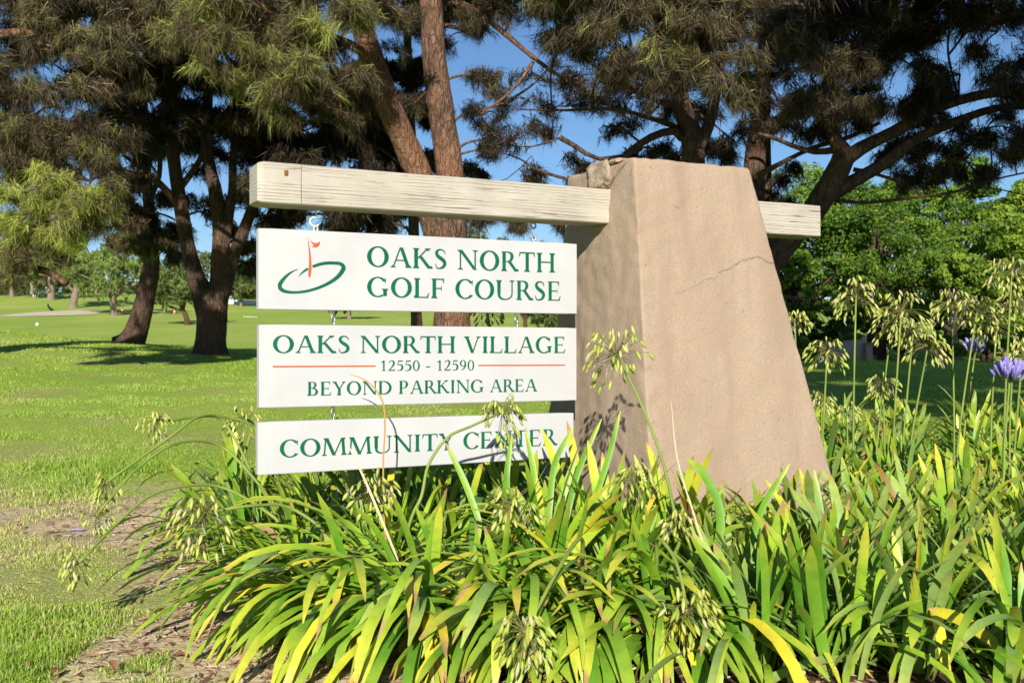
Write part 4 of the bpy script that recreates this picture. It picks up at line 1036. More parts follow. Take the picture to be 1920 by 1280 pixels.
def broadleaf(label, base, cc, rad, n_sub, n_leaf, size, tint, seed, trunk_r=0.16, name='broadleaf_tree', bark=None):
    rng = np.random.default_rng(seed)
    base = np.asarray(base, float); cc = np.asarray(cc, float); rad = np.asarray(rad, float)
    root = empty(name, tuple(base), label, 'tree' if 'tree' in name else 'shrub')
    st = [[(base - [0, 0, 0.15], trunk_r * 1.3), (base * 0.6 + cc * 0.4, trunk_r), (cc, trunk_r * 0.5)]]
    cg = Geo()
    n_lobe = max(5, n_sub // 9)
    lobes = []
    for k in range(n_lobe):
        d = nrm(rng.standard_normal(3)); d[2] = d[2] * 0.9 + 0.1
        lobes.append((cc + d * rad * (0.4 + 0.5 * rng.random()), rad.min() * (0.24 + 0.16 * rng.random()), tint + 0.1 * rng.standard_normal()))
    for k in range(n_sub):
        lc, lr_, lt = lobes[k % n_lobe]
        d = nrm(rng.standard_normal(3) + [0, -0.25, 0.45])
        c = lc + d * lr_ * (0.6 + 0.45 * rng.random()) * np.array([1.15, 1.15, 0.85])
        r = lr_ * (0.28 + 0.2 * rng.random())
        if c[2] - r < base[2]: c[2] = base[2] + r * 0.9
        leaf_cloud(cg, c, np.array([r * 1.2, r * 1.2, r * 0.75]), n_leaf, size * (0.8 + 0.5 * rng.random()), lt + 0.08 * rng.standard_normal(), rng, 0.2)
        if k < n_lobe: st.append([(base * 0.55 + cc * 0.45, trunk_r * 0.55), ((base * 0.3 + cc * 0.7) * 0.5 + lc * 0.5, trunk_r * 0.35), (lc, trunk_r * 0.12)])
    tg, _ = trunk_geo(st, 0.05, 12, 0.3)
    to = obj('trunk', tg.mesh('trunk', [bark or M_BARK_D], True), root); to.matrix_parent_inverse = Matrix.Translation(-Vector(base))
    co = obj('crown', cg.mesh('crown', [M_LEAF_T, M_TWIG]), root); co.matrix_parent_inverse = Matrix.Translation(-Vector(base))
def gp(u, Y):
    x = (u - 960) * Y / F; return np.array([x, Y, float(terrain(x, Y))])
broadleaf('large round glossy green tree behind the forked pine', gp(1640, 27), P(1650, 475, 27), np.array([215, 190, 175]) * 27 / F, 340, 175, 0.084, 0.55, 51, 0.2)
broadleaf('yellow-green leafy tree right of the large round tree', gp(1850, 26), P(1865, 520, 26), np.array([130, 120, 130]) * 26 / F, 190, 175, 0.084, 0.68, 52, 0.15)
broadleaf('pale-trunked leafy tree leaning behind the flower heads', gp(1795, 24), P(1780, 560, 25), np.array([110, 90, 90]) * 25 / F, 130, 160, 0.098, 0.66, 53, 0.08, bark=M_BARK_P)
broadleaf('dark green tree low behind the pillar edge', gp(1500, 25), P(1500, 540, 26), np.array([110, 100, 110]) * 26 / F, 150, 160, 0.098, 0.5, 54, 0.12)
broadleaf('deep green tree far behind the round tree', gp(1780, 33), P(1800, 430, 33), np.array([190, 150, 120]) * 33 / F, 200, 130, 0.135, 0.55, 55, 0.2)
broadleaf('broad green tree at the far right beyond the yellow-green one', gp(2010, 28), P(2020, 490, 28), np.array([160, 150, 160]) * 28 / F, 160, 150, 0.115, 0.66, 56, 0.2)
for k, (u_, v_, Y_, rx, rz, ti, lb) in enumerate([(1690, 650, 21.5, 48, 34, 0.75, 'bright green low shrub beside the beige wall'), (1760, 660, 22, 50, 30, 0.6, 'low green shrub between the wall and the leaning tree'), (1850, 655, 22, 60, 38, 0.6, 'low shrub at the lawn edge under the yellow-green tree'), (1930, 655, 22, 60, 40, 0.6, 'low shrub at the lawn edge by the far right tree'), (1515, 660, 21.8, 40, 34, 0.55, 'low shrub at the lawn edge beside the pillar edge'), (1590, 615, 24.8, 90, 50, 0.4, 'dark shrub growing over the beige wall'), (1660, 640, 28, 70, 50, 0.35, 'dark shrub under the large round tree'), (1560, 640, 29, 70, 55, 0.3, 'dark shrub under the tree behind the pillar edge'), (1780, 640, 28, 80, 50, 0.35, 'dark shrub behind the pale leaning trunk'), (1880, 630, 28, 80, 60, 0.4, 'dark shrub under the yellow-green tree'), (1480, 630, 30, 80, 60, 0.3, 'dark shrub close behind the pillar'), (1950, 620, 30, 80, 60, 0.35, 'dark shrub under the far right tree'), (1700, 600, 34, 110, 70, 0.25, 'tall dark shrub far behind the round tree'), (1850, 600, 34, 110, 70, 0.25, 'tall dark shrub far behind the yellow-green tree'), (1560, 600, 34, 110, 80, 0.22, 'tall dark shrub far behind the beige wall')]):
    b_ = gp(u_, Y_)
    broadleaf(lb, b_, P(u_, v_ - 6, Y_), np.array([rx, rx * 0.8, rz]) * Y_ / F, 60, 130, 0.082, ti, 60 + k, 0.03, 'leafy_shrub')

# beige garden wall half hidden by shrubs
m, nt, b = mat('beige_wall', rough=0.95, spec=0.1)
nt.links.new(ramp(nt, [(0.3, (0.46, 0.31, 0.22)), (0.7, (0.60, 0.43, 0.32))], noise(nt, 6, 5, coords(nt))).outputs[0], b.inputs['Base Color'])
bump(nt, b, noise(nt, 40, 4, coords(nt)), 0.4, 0.01)
M_WALL = m
wb = gp(1600, 23.2)
root = empty('garden_wall', tuple(wb), 'low beige stucco wall end with stepped coping among shrubs', 'wall')
s_ = 23.2 / F
V, T = box_v(-52 * s_, 22 * s_, 0, 0.35, -0.2, 44 * s_)
V[:, 2] += np.where((V[:, 2] > 0) & (V[:, 0] < 0), -8 * s_, 0)
obj('wall_panel', mesh_np('wall_panel', V, T, [M_WALL]), root)
V, T = box_v(22 * s_ + 0.003, 33 * s_, -0.12, 0.47, -0.2, 36 * s_)
obj('pier', mesh_np('pier', V, T, [M_WALL]), root)
V, T = box_v(21 * s_, 34 * s_, -0.15, 0.50, 36 * s_ + 0.002, 38 * s_)
obj('pier_cap', mesh_np('pier_cap', V, T, [M_WALL]), root)

# far building with red tiled roof and its white boundary wall
bb = ground_at(475, 576, 90, 300); Yb = bb[1]; s_ = Yb / F
M_WHITE = mat('white_render', (0.72, 0.68, 0.62), 0.9, 0.1)[0]
M_TILE = mat('red_roof_tile', (0.32, 0.09, 0.055), 0.8, 0.2)[0]
M_GLASS = mat('dark_glass', (0.03, 0.04, 0.05), 0.1, 0.5)[0]
bld = empty('clubhouse', tuple(bb + [0, 14, 0.3]), 'far low building with red tiled roof behind a white wall', 'building')
V, T = box_v(-22 * s_, 90 * s_, 0, 8, -1.0, 32 * s_); obj('wall', mesh_np('wall', V, T, [M_WHITE]), bld)
x0, x1, z0, z1 = -28 * s_, 96 * s_, 32 * s_ + 0.002, 48 * s_
V = np.array([[x0, -0.6, z0], [x1, -0.6, z0], [x1, 8.6, z0], [x0, 8.6, z0], [x0 + 4 * s_, 4, z1], [x1 - 4 * s_, 4, z1]])
rf = obj('roof', mesh_np('roof', V, [[0, 1, 5, 4], [1, 2, 5], [2, 3, 4, 5], [3, 0, 4], [0, 3, 2, 1]], [M_TILE]), bld)
for k in range(12):
    V, T = tube([[x0 + 4 * s_ + k * (x1 - x0 - 8 * s_) / 11, -0.6, z0 + 0.05], [x0 + 4 * s_ + k * (x1 - x0 - 8 * s_) / 11, 4, z1 + 0.03]], 0.09, 6)
    obj('tile_course', mesh_np('tile_course', V, T, [M_TILE]), rf)
for k in range(6):
    V, T = box_v((-16 + 17 * k) * s_, (-7 + 17 * k) * s_, -0.06, -0.01, 8 * s_, 24 * s_)
    w_ = obj('window', mesh_np('window', V, T, [M_WHITE]), bld)
    V, T = box_v((-15.2 + 17 * k) * s_, (-7.8 + 17 * k) * s_, -0.10, -0.063, 9 * s_, 23.2 * s_)
    obj('pane', mesh_np('pane', V, T, [M_GLASS]), w_)
# white boundary wall following the rise
root = empty('boundary_wall', tuple(bb), 'long low white wall along the far edge of the fairway', 'wall')
us = np.linspace(405, 880, 20)
pts = []
for u_ in us:
    x = (u_ - 960) * Yb / F; pts.append(np.array([x, Yb, float(terrain(x, Yb))]) - bb)
for k in range(19):
    p_, q_ = pts[k], pts[k + 1]
    V, T = box_v(0.01, q_[0] - p_[0] - 0.01, 0, 0.25, -0.4, 8.5 * s_)
    V[:, 2] += np.where(V[:, 0] > 0.5, q_[2] - p_[2], 0)
    o = obj('wall_panel', mesh_np('wall_panel', V, T, [M_WHITE]), root); o.location = p_

# ------------------------------------------------------------------ small things on the fairway
M_CONE = mat('orange_plastic', (0.75, 0.16, 0.04), 0.5, 0.4)[0]
M_WPL = mat('white_plastic', (0.8, 0.8, 0.76), 0.5, 0.4)[0]
M_DARKP = mat('dark_cloth', (0.02, 0.025, 0.03), 0.8, 0.2)[0]
for (u_, v_, lb) in ((229, 586, 'orange cone on the fairway beside the pale-trunked pine'), (327, 589, 'orange cone on the fairway by the forked pine')):
    p = ground_at(u_, v_, 35, 200); s_ = p[1] / F
    r0 = empty('traffic_cone', tuple(p), lb, 'cone')
    V, T = tube([[0, 0, 0.04], [0, 0, 9 * s_]], [2.6 * s_, 0.7 * s_], 14); obj('cone_body', mesh_np('cone_body', V, T, [M_CONE], smooth=True), r0)
    V, T = box_v(-3 * s_, 3 * s_, -3 * s_, 3 * s_, 0, 0.04); obj('base_plate', mesh_np('base_plate', V, T, [M_CONE]), r0)
    V, T = tube([[0, 0, 4 * s_], [0, 0, 6 * s_]], [2.05 * s_, 1.5 * s_], 14); obj('stripe', mesh_np('stripe', V, T, [M_WPL], smooth=True), r0)
def ball(p, r, name, lb, cat, group=None, mt=M_WPL):
    V, Fq = lump((0, 0, r * 0.9), (r, r, r), 1.0, 8)
    th = np.linalg.norm(V - [0, 0, r * 0.9], axis=1, keepdims=True)
    V = (V - [0, 0, r * 0.9]) / np.maximum(th, 1e-6) * r + [0, 0, r * 0.9]
    o = obj(name, mesh_np(name, V, Fq, [mt], smooth=True), label=lb, cat=cat, group=group); o.location = p
p = ground_at(70, 611, 30, 150); ball(tuple(p), 3.2 * p[1] / F, 'tee_marker', 'single white round tee marker on the fairway left of the leaning pine', 'marker')
p = ground_at(309, 586, 35, 150); ball(tuple(p), 2.0 * p[1] / F, 'tee_marker', 'small white round marker between the two orange cones', 'marker')
for k in range(8):
    p = ground_at(457 + 3.4 * k, 594.5 + 0.1 * k, 40, 200)
    ball(tuple(p), 1.0 * p[1] / F, 'practice_ball', 'one of a row of small white balls on the practice strip', 'ball', 'row of white balls')
for k, u_ in enumerate((62.5, 66.5, 71, 78, 82)):
    p = ground_at(u_, 556.5, 60, 300); s_ = p[1] / F
    V, T = tube([[0, 0, -0.1], [0, 0, 4.4 * s_], [0, 0, 4.8 * s_]], [0.8 * s_, 0.8 * s_, 0.3 * s_], 8)
    o = obj('marker_post', mesh_np('marker_post', V, T, [M_WPL]), label='short white marker post on top of the rise', cat='post', group='white posts on the rise'); o.location = p
p = ground_at(93, 582, 40, 200); s_ = p[1] / F
r0 = empty('golf_trolley', tuple(p), 'dark golf bag on a trolley beside the sand bunker', 'trolley')
V, T = tube([[2 * s_, 0, 1.5 * s_], [-2.5 * s_, 0, 8 * s_], [-3.2 * s_, 0, 12 * s_]], [1.8 * s_, 1.9 * s_, 1.5 * s_], 10); obj('bag', mesh_np('bag', V, T, [M_DARKP], smooth=True), r0)
V, T = tube([[-2 * s_, 0, 6 * s_], [4 * s_, 0, 4.5 * s_], [7 * s_, 0, 6 * s_]], 0.35 * s_, 6); obj('handle', mesh_np('handle', V, T, [M_DARKP]), r0)
for dy in (-1, 1):
    V, T = tube([[4 * s_, dy * 1.9 * s_, 1.9 * s_], [4 * s_, dy * 2.4 * s_, 1.9 * s_]], 1.9 * s_, 14); obj('wheel', mesh_np('wheel', V, T, [M_DARKP]), r0)

# ------------------------------------------------------------------ agapanthus bed
def mat_leaf(name, green0, green1, tip, tip_start, tip_end, trans=0.14):
    m, nt, b = mat(name, rough=0.42, spec=0.38)
    uv = N(nt, 'ShaderNodeUVMap'); sp = N(nt, 'ShaderNodeSeparateXYZ'); nt.links.new(uv.outputs[0], sp.inputs[0])
    oi = N(nt, 'ShaderNodeObjectInfo')
    c = ramp(nt, [(0.0, green0), (1.0, green1)], oi.outputs['Random'])
    nz = noise(nt, 14, 3, coords(nt))
    ad = N(nt, 'ShaderNodeMath', operation='MULTIPLY_ADD'); nt.links.new(nz, ad.inputs[0]); ad.inputs[1].default_value = 0.35
    nt.links.new(sp.outputs['Y'], ad.inputs[2])
    mr = N(nt, 'ShaderNodeMapRange'); mr.interpolation_type = 'SMOOTHSTEP'; nt.links.new(ad.outputs[0], mr.inputs['Value'])
    mr.inputs['From Min'].default_value = tip_start + 0.175; mr.inputs['From Max'].default_value = tip_end + 0.175
    c2 = mixc(nt, mr.outputs['Result'], c.outputs[0], tip)
    # pale base and fine length-wise veins
    basep = ramp(nt, [(0.0, (0.55, 0.55, 0.55)), (0.28, (0, 0, 0))], sp.outputs['Y'])
    c3 = mixc(nt, basep.outputs[0], c2, (0.42, 0.46, 0.14))
    st = N(nt, 'ShaderNodeTexWave', wave_type='BANDS', bands_direction='X'); st.inputs['Scale'].default_value = 3.2; st.inputs['Distortion'].default_value = 0.6
    nt.links.new(uv.outputs[0], st.inputs['Vector'])
    vein = ramp(nt, [(0.0, (0.86, 0.86, 0.86)), (0.5, (1, 1, 1))], st.outputs['Fac'])
    c4 = mixc(nt, 1.0, c3, vein.outputs[0], 'MULTIPLY')
    mott = ramp(nt, [(0.25, (0.72, 0.74, 0.7)), (0.6, (1.08, 1.06, 1.0))], noise(nt, 22, 5, coords(nt), 0.65))
    c5 = mixc(nt, 1.0, c4, mott.outputs[0], 'MULTIPLY')
    # withered tip on some leaves
    rj = N(nt, 'ShaderNodeMath', operation='MULTIPLY_ADD'); nt.links.new(oi.outputs['Random'], rj.inputs[0]); rj.inputs[1].default_value = 0.16; nt.links.new(sp.outputs['Y'], rj.inputs[2])
    nj_ = N(nt, 'ShaderNodeMath', operation='MULTIPLY_ADD'); nt.links.new(noise(nt, 60, 3, coords(nt)), nj_.inputs[0]); nj_.inputs[1].default_value = 0.12; nt.links.new(rj.outputs[0], nj_.inputs[2])
    mt_ = N(nt, 'ShaderNodeMapRange'); nt.links.new(nj_.outputs[0], mt_.inputs['Value']); mt_.inputs['From Min'].default_value = 1.10; mt_.inputs['From Max'].default_value = 1.16
    c6 = mixc(nt, mt_.outputs['Result'], c5, (0.42, 0.25, 0.11))
    leafy(m, nt, b, c6, trans, (1.15, 1.2, 0.45))
    return m
BROWN = (0.30, 0.13, 0.045)
LM = {
    'green': mat_leaf('leaf_green', (0.10, 0.27, 0.02), (0.24, 0.43, 0.035), (0.42, 0.50, 0.05), 0.62, 1.1),
    'lime': mat_leaf('leaf_lime', (0.23, 0.44, 0.025), (0.36, 0.53, 0.04), (0.62, 0.58, 0.06), 0.5, 1.1),
    'bluish': mat_leaf('leaf_bluish_green', (0.17, 0.31, 0.07), (0.30, 0.43, 0.11), (0.42, 0.48, 0.09), 0.65, 1.1),
    'yellow': mat_leaf('leaf_yellowing', (0.55, 0.58, 0.04), (0.78, 0.62, 0.05), (0.62, 0.36, 0.14), 0.8, 1.05),
    'dry': mat_leaf('leaf_dry', (0.36, 0.19, 0.08), (0.56, 0.38, 0.19), BROWN, 0.7, 0.95, 0.1),
}
def leaf_mesh(name, L, w, th0, bend, pw, material, twist=0.0, side=0.0, kink=None, n=9):
    """strap leaf: starts upright at angle th0 from the vertical and arches over in +x"""
    V = []; UV = []
    x = y = z = 0.0; ds = L / n
    for i in range(n + 1):
        s = i / n
        th = th0 + bend * s ** pw
        if kink and s > kink[0]: th += kink[1]
        if i:
            x += math.sin(th) * ds; z += math.cos(th) * ds; y += side * ds * s
        wid = w * min(1.0, 0.62 + 0.9 * s)
        if s > 0.76: wid *= math.sqrt(max(0.0, 1 - ((s - 0.76) / 0.242) ** 2))
        if s < 0.3: fold = 0.55
        else: fold = 0.55 - 0.4 * (s - 0.3) / 0.7
        tw = twist * s
        nx, nz_ = math.cos(th), -math.sin(th)      # upper normal direction in the bend plane is (-cos, sin)
        for k in (-1, 0, 1):
            oy = k * wid * 0.5 * math.cos(tw)
            up = (abs(k) * fold * wid * 0.28) + k * wid * 0.5 * math.sin(tw)
            V.append((x - nx * up, y + oy, z - nz_ * up)); UV.append((0.5 + 0.5 * k, s))
    fs = []
    for i in range(n):
        for k in (0, 1): fs.append([i * 3 + k, i * 3 + k + 1, i * 3 + 4 + k, i * 3 + 3 + k])
    me = mesh_np(name, V, fs, [material], smooth=True)
    uvl = me.uv_layers.new(name='UVMap')
    vi = np.zeros(len(me.loops), np.int32); me.loops.foreach_get('vertex_index', vi)
    uvl.data.foreach_set('uv', np.array(UV, np.float32)[vi].ravel())
    return me
lr = random.Random(5)
LEAVES = {}
def variants(style, n, Ls, ws, t0, bd, pws, mats_):
    for mk in mats_:
        LEAVES[(style, mk)] = [leaf_mesh('leaf', lr.uniform(*Ls), lr.uniform(*ws), R(lr.uniform(*t0)), R(lr.uniform(*bd)), lr.uniform(*pws), LM[mk], R(lr.uniform(-25, 25)), lr.uniform(-0.2, 0.2), (lr.uniform(0.45, 0.75), R(lr.uniform(40, 95))) if (style == 'kinked') else None) for _ in range(n)]
ALLM = ('green', 'lime', 'bluish', 'yellow', 'dry')
variants('upright', 9, (0.36, 0.52), (0.022, 0.034), (3, 20), (8, 45), (1.2, 2.2), ALLM)
variants('arch', 10, (0.48, 0.68), (0.019, 0.029), (10, 36), (100, 145), (1.1, 1.7), ALLM)
variants('low', 8, (0.44, 0.62), (0.019, 0.029), (34, 54), (62, 100), (1.0, 1.5), ALLM)
variants('kinked', 6, (0.36, 0.52), (0.024, 0.034), (12, 34), (20, 45), (1.0, 1.6), ALLM)

FOOT = None
def in_pillar(x, y, margin=0.06):
    d = np.array([x, y]) - S0
    a_ = d[0] * UX + d[1] * UY; b_ = -d[0] * UY + d[1] * UX
    return 1.396 - margin < a_ < 2.385 + margin and -0.379 - margin < b_ < 0.565 + margin
def board_side(x, y):
    d = np.array([x, y]) - S0
    return d[0] * UX + d[1] * UY, -d[0] * UY + d[1] * UX

PLANTS = []
def make_plant(x, y, style, n_leaves, size, label, group, seed):
    r_ = random.Random(seed)
    z = H(x, y)
    root = empty('agapanthus', (x, y, z), label, 'plant', group)
    for k in range(n_leaves):
        st = r_.choices(list(style['shape'].keys()), list(style['shape'].values()))[0]
        mk = r_.choices(list(style['mat'].keys()), list(style['mat'].values()))[0]
        o = bpy.data.objects.new('leaf', r_.choice(LEAVES[(st, mk)]))
        phi = r_.uniform(0, 2 * math.pi) if 'dir' not in style or r_.random() < 0.35 else r_.gauss(style['dir'], 0.75)
        rb_ = r_.uniform(0.0, 0.07)
        o.location = (rb_ * math.cos(phi) + r_.uniform(-0.05, 0.05), rb_ * math.sin(phi) + r_.uniform(-0.05, 0.05), -0.01)
        o.rotation_euler = (r_.gauss(0, 0.10), r_.gauss(0, 0.08), phi)
        sc = size * r_.uniform(0.78, 1.18)
        o.scale = (sc, sc * r_.uniform(0.9, 1.15), sc)
        link(o, root)
    PLANTS.append((root, x, y))
    return root

def joined_plant(x, y, style, n_leaves, size, label, group, seed):
    """a plant far enough back that its leaves are too narrow to pick apart: leaves joined in one part"""
    r_ = random.Random(seed); z = H(x, y)
    root = empty('agapanthus', (x, y, z), label, 'plant', group)
    Vs = []; Fs = []; Ms = []; UVs = []; off = 0; keys = list(style['mat'].keys())
    for k in range(n_leaves):
        st = r_.choices(list(style['shape'].keys()), list(style['shape'].values()))[0]
        mk = r_.choices(keys, list(style['mat'].values()))[0]
        me = r_.choice(LEAVES[(st, mk)])
        co = np.zeros(len(me.vertices) * 3, np.float32); me.vertices.foreach_get('co', co); co = co.reshape(-1, 3)
        phi = r_.uniform(0, 2 * math.pi); sc = size * r_.uniform(0.78, 1.18)
        M_ = np.array(Matrix.Rotation(phi, 3, 'Z') @ Matrix.Rotation(r_.gauss(0, 0.1), 3, 'X'))
        Vs.append((co * sc) @ M_.T + [r_.uniform(-0.06, 0.06), r_.uniform(-0.06, 0.06), -0.01])
        vi = np.zeros(len(me.loops), np.int32); me.loops.foreach_get('vertex_index', vi)
        Fs.append(vi.reshape(-1, 4) + off); Ms += [keys.index(mk)] * (len(vi) // 4); off += len(co)
        u_ = np.zeros(len(me.loops) * 2, np.float32); me.uv_layers[0].data.foreach_get('uv', u_); UVs.append(u_)
    me = mesh_np('foliage', np.vstack(Vs), np.vstack(Fs), [LM[k] for k in keys], Ms, smooth=True)
    me.uv_layers.new(name='UVMap').data.foreach_set('uv', np.concatenate(UVs))
    obj('foliage', me, root, kind='stuff')
    PLANTS.append((root, x, y))
    return root

ST_FRONT = {'shape': {'arch': 6, 'low': 3.4, 'upright': 0.6, 'kinked': 1.0}, 'mat': {'green': 5.5, 'lime': 3.4, 'yellow': 1.0, 'bluish': 0.3, 'dry': 0.12}}
ST_RIGHT = {'shape': {'upright': 5, 'arch': 3.2, 'kinked': 1.0, 'low': 1.2}, 'mat': {'green': 4.2, 'bluish': 4, 'lime': 1.6, 'yellow': 0.22, 'dry': 0.08}}
ST_FIELD = {'shape': {'upright': 4, 'arch': 4, 'kinked': 1.0, 'low': 0.6}, 'mat': {'green': 4.6, 'bluish': 1.4, 'lime': 2.6, 'yellow': 0.3, 'dry': 0.10}}
pr = random.Random(21)
spots = []
def try_spot(x, y, dmin):
    if in_pillar(x, y): return False
    a_, b_ = board_side(x, y)
    if -0.05 < a_ < 1.45 and -0.02 < b_ < 0.16: return False
    for q in spots:
        if (q[0] - x) ** 2 + (q[1] - y) ** 2 < dmin ** 2: return False
    spots.append((x, y)); return True
# front bank before the boards
hero = [(-0.50, 3.18), (-0.26, 3.04), (-0.02, 3.0), (0.22, 2.95), (-0.42, 3.42), (-0.16, 3.36), (0.12, 3.34), (0.38, 3.30), (-0.68, 3.42), (0.44, 2.95), (0.30, 3.62), (0.55, 3.42)]
for k, (x, y) in enumerate(hero):
    if not in_pillar(x, y, 0.0):
        spots.append((x, y))
        s_ = dict(ST_FRONT)
        if y < 3.25: s_['dir'] = math.radians(-100 if x > -0.4 else -150)
        elif x < -0.4: s_['dir'] = math.radians(190)
        if k in (6, 7, 10, 11): s_ = {'shape': {'upright': 5, 'arch': 4, 'kinked': 1, 'low': .5}, 'mat': ST_FRONT['mat']}
        make_plant(x, y, s_, 96 if y < 3.3 else 64, 1.02 if y < 3.3 else 1.08, 'agapanthus clump of long arching lime and yellow leaves before the boards', 'agapanthus before the boards', 300 + k)
for tries in range(4000):
    x, y = pr.uniform(-1.25, 0.75), pr.uniform(3.75, 5.1)
    if x < bed_line(y) + 0.38: continue
    a_, b_ = board_side(x, y)
    if b_ < 0.14: continue
    if try_spot(x, y, 0.27):
        s_ = dict(ST_FIELD)
        if x < -0.7: s_['dir'] = math.radians(180)
        make_plant(x, y, s_, 30, 0.98, 'agapanthus clump growing behind the sign boards', 'agapanthus behind the boards', 500 + tries)
# upright leaves before and beside the pillar
for tries in range(5000):
    x, y = pr.uniform(0.5, 2.4), pr.uniform(2.62, 4.3)
    if abs(x) > 0.56 * y: continue
    if board_side(x, y)[1] > -0.30 and board_side(x, y)[0] < 2.3: continue
    if try_spot(x, y, 0.215):
        make_plant(x, y, ST_RIGHT, 50, 0.90, 'agapanthus clump of upright blue-green leaves at the foot of the pillar' if board_side(x, y)[0] < 2.5 else 'agapanthus clump of broad upright leaves in the bed right of the pillar', 'agapanthus at the foot of the pillar' if board_side(x, y)[0] < 2.5 else 'agapanthus right of the pillar', 900 + tries)
for tries in range(7000):
    x, y = pr.uniform(0.9, 4.6), pr.uniform(3.9, 7.4)
    if abs(x) > 0.57 * y: continue
    a_, b_ = board_side(x, y)
    if b_ > 0.5 and a_ < 2.2 and x < 0.28 * y: continue
    if try_spot(x, y, 0.27 if y < 5.2 else 0.33):
        if y < 5.4: make_plant(x, y, ST_FIELD, 38, 1.0, 'agapanthus clump of broad upright leaves in the bed right of the pillar', 'agapanthus right of the pillar', 9000 + tries)
        else: joined_plant(x, y, ST_FIELD, 32, 1.0, 'agapanthus clump at the back of the bed beside the shaded lawn', 'agapanthus at the back of the bed', 9000 + tries)

# ---- flower stalks with seed heads
m, nt, b = mat('stalk_green', rough=0.5, spec=0.3)
nt.links.new(ramp(nt, [(0.3, (0.13, 0.20, 0.035)), (0.7, (0.26, 0.32, 0.06))], noise(nt, 6, 3, coords(nt))).outputs[0], b.inputs['Base Color'])
M_STALK = m
M_PEDICEL = mat('pedicel', (0.20, 0.19, 0.06), 0.6, 0.2)[0]
m, nt, b = mat('seed_pod', rough=0.45, spec=0.35)
oi = N(nt, 'ShaderNodeObjectInfo')
pc = ramp(nt, [(0.0, (0.31, 0.38, 0.05)), (0.55, (0.49, 0.54, 0.10)), (0.85, (0.60, 0.60, 0.19)), (1.0, (0.56, 0.47, 0.28))], oi.outputs['Random'])
leafy(m, nt, b, pc.outputs[0], 0.22, (1.1, 1.1, 0.5))
M_POD = m
m, nt, b = mat('violet_petal', rough=0.5, spec=0.2)
oi = N(nt, 'ShaderNodeObjectInfo')
pc = ramp(nt, [(0.0, (0.20, 0.16, 0.50)), (0.6, (0.38, 0.33, 0.72)), (1.0, (0.58, 0.53, 0.82))], oi.outputs['Random'])
leafy(m, nt, b, pc.outputs[0], 0.3, (1, 0.95, 1.1))
M_PETAL = m
M_WITHER = mat('withered_petal', (0.52, 0.46, 0.44), 0.8, 0.1)[0]
def pod_mesh(L, r, tail):
    t = np.linspace(0, 1, 6)
    rad = r * np.array([0.22, 0.75, 1.0, 0.95, 0.6, 0.08])
    pts = np.stack([0 * t, 0 * t, -L * t], 1)
    V, T = tube(pts, rad, 6, False)
    tri = 1 + 0.22 * np.cos(3 * np.arctan2(V[:, 1], V[:, 0]))
    V[:, :2] *= tri[:, None]
    return mesh_np('seed_pod', V, T, [M_POD], smooth=True)
PODS = [pod_mesh(lr.uniform(0.028, 0.040), lr.uniform(0.0050, 0.0068), 0) for _ in range(6)]
def flower_mesh():
    t = np.linspace(0, 1, 6)
    V, T = tube(np.stack([0.006 * t ** 2, 0 * t, 0.058 * t], 1), np.array([0.0016, 0.0030, 0.0050, 0.0080, 0.0080, 0.002]), 7, True)
    return mesh_np('flower', V, T, [M_PETAL], smooth=True)
FLOWERS = [flower_mesh() for _ in range(2)]

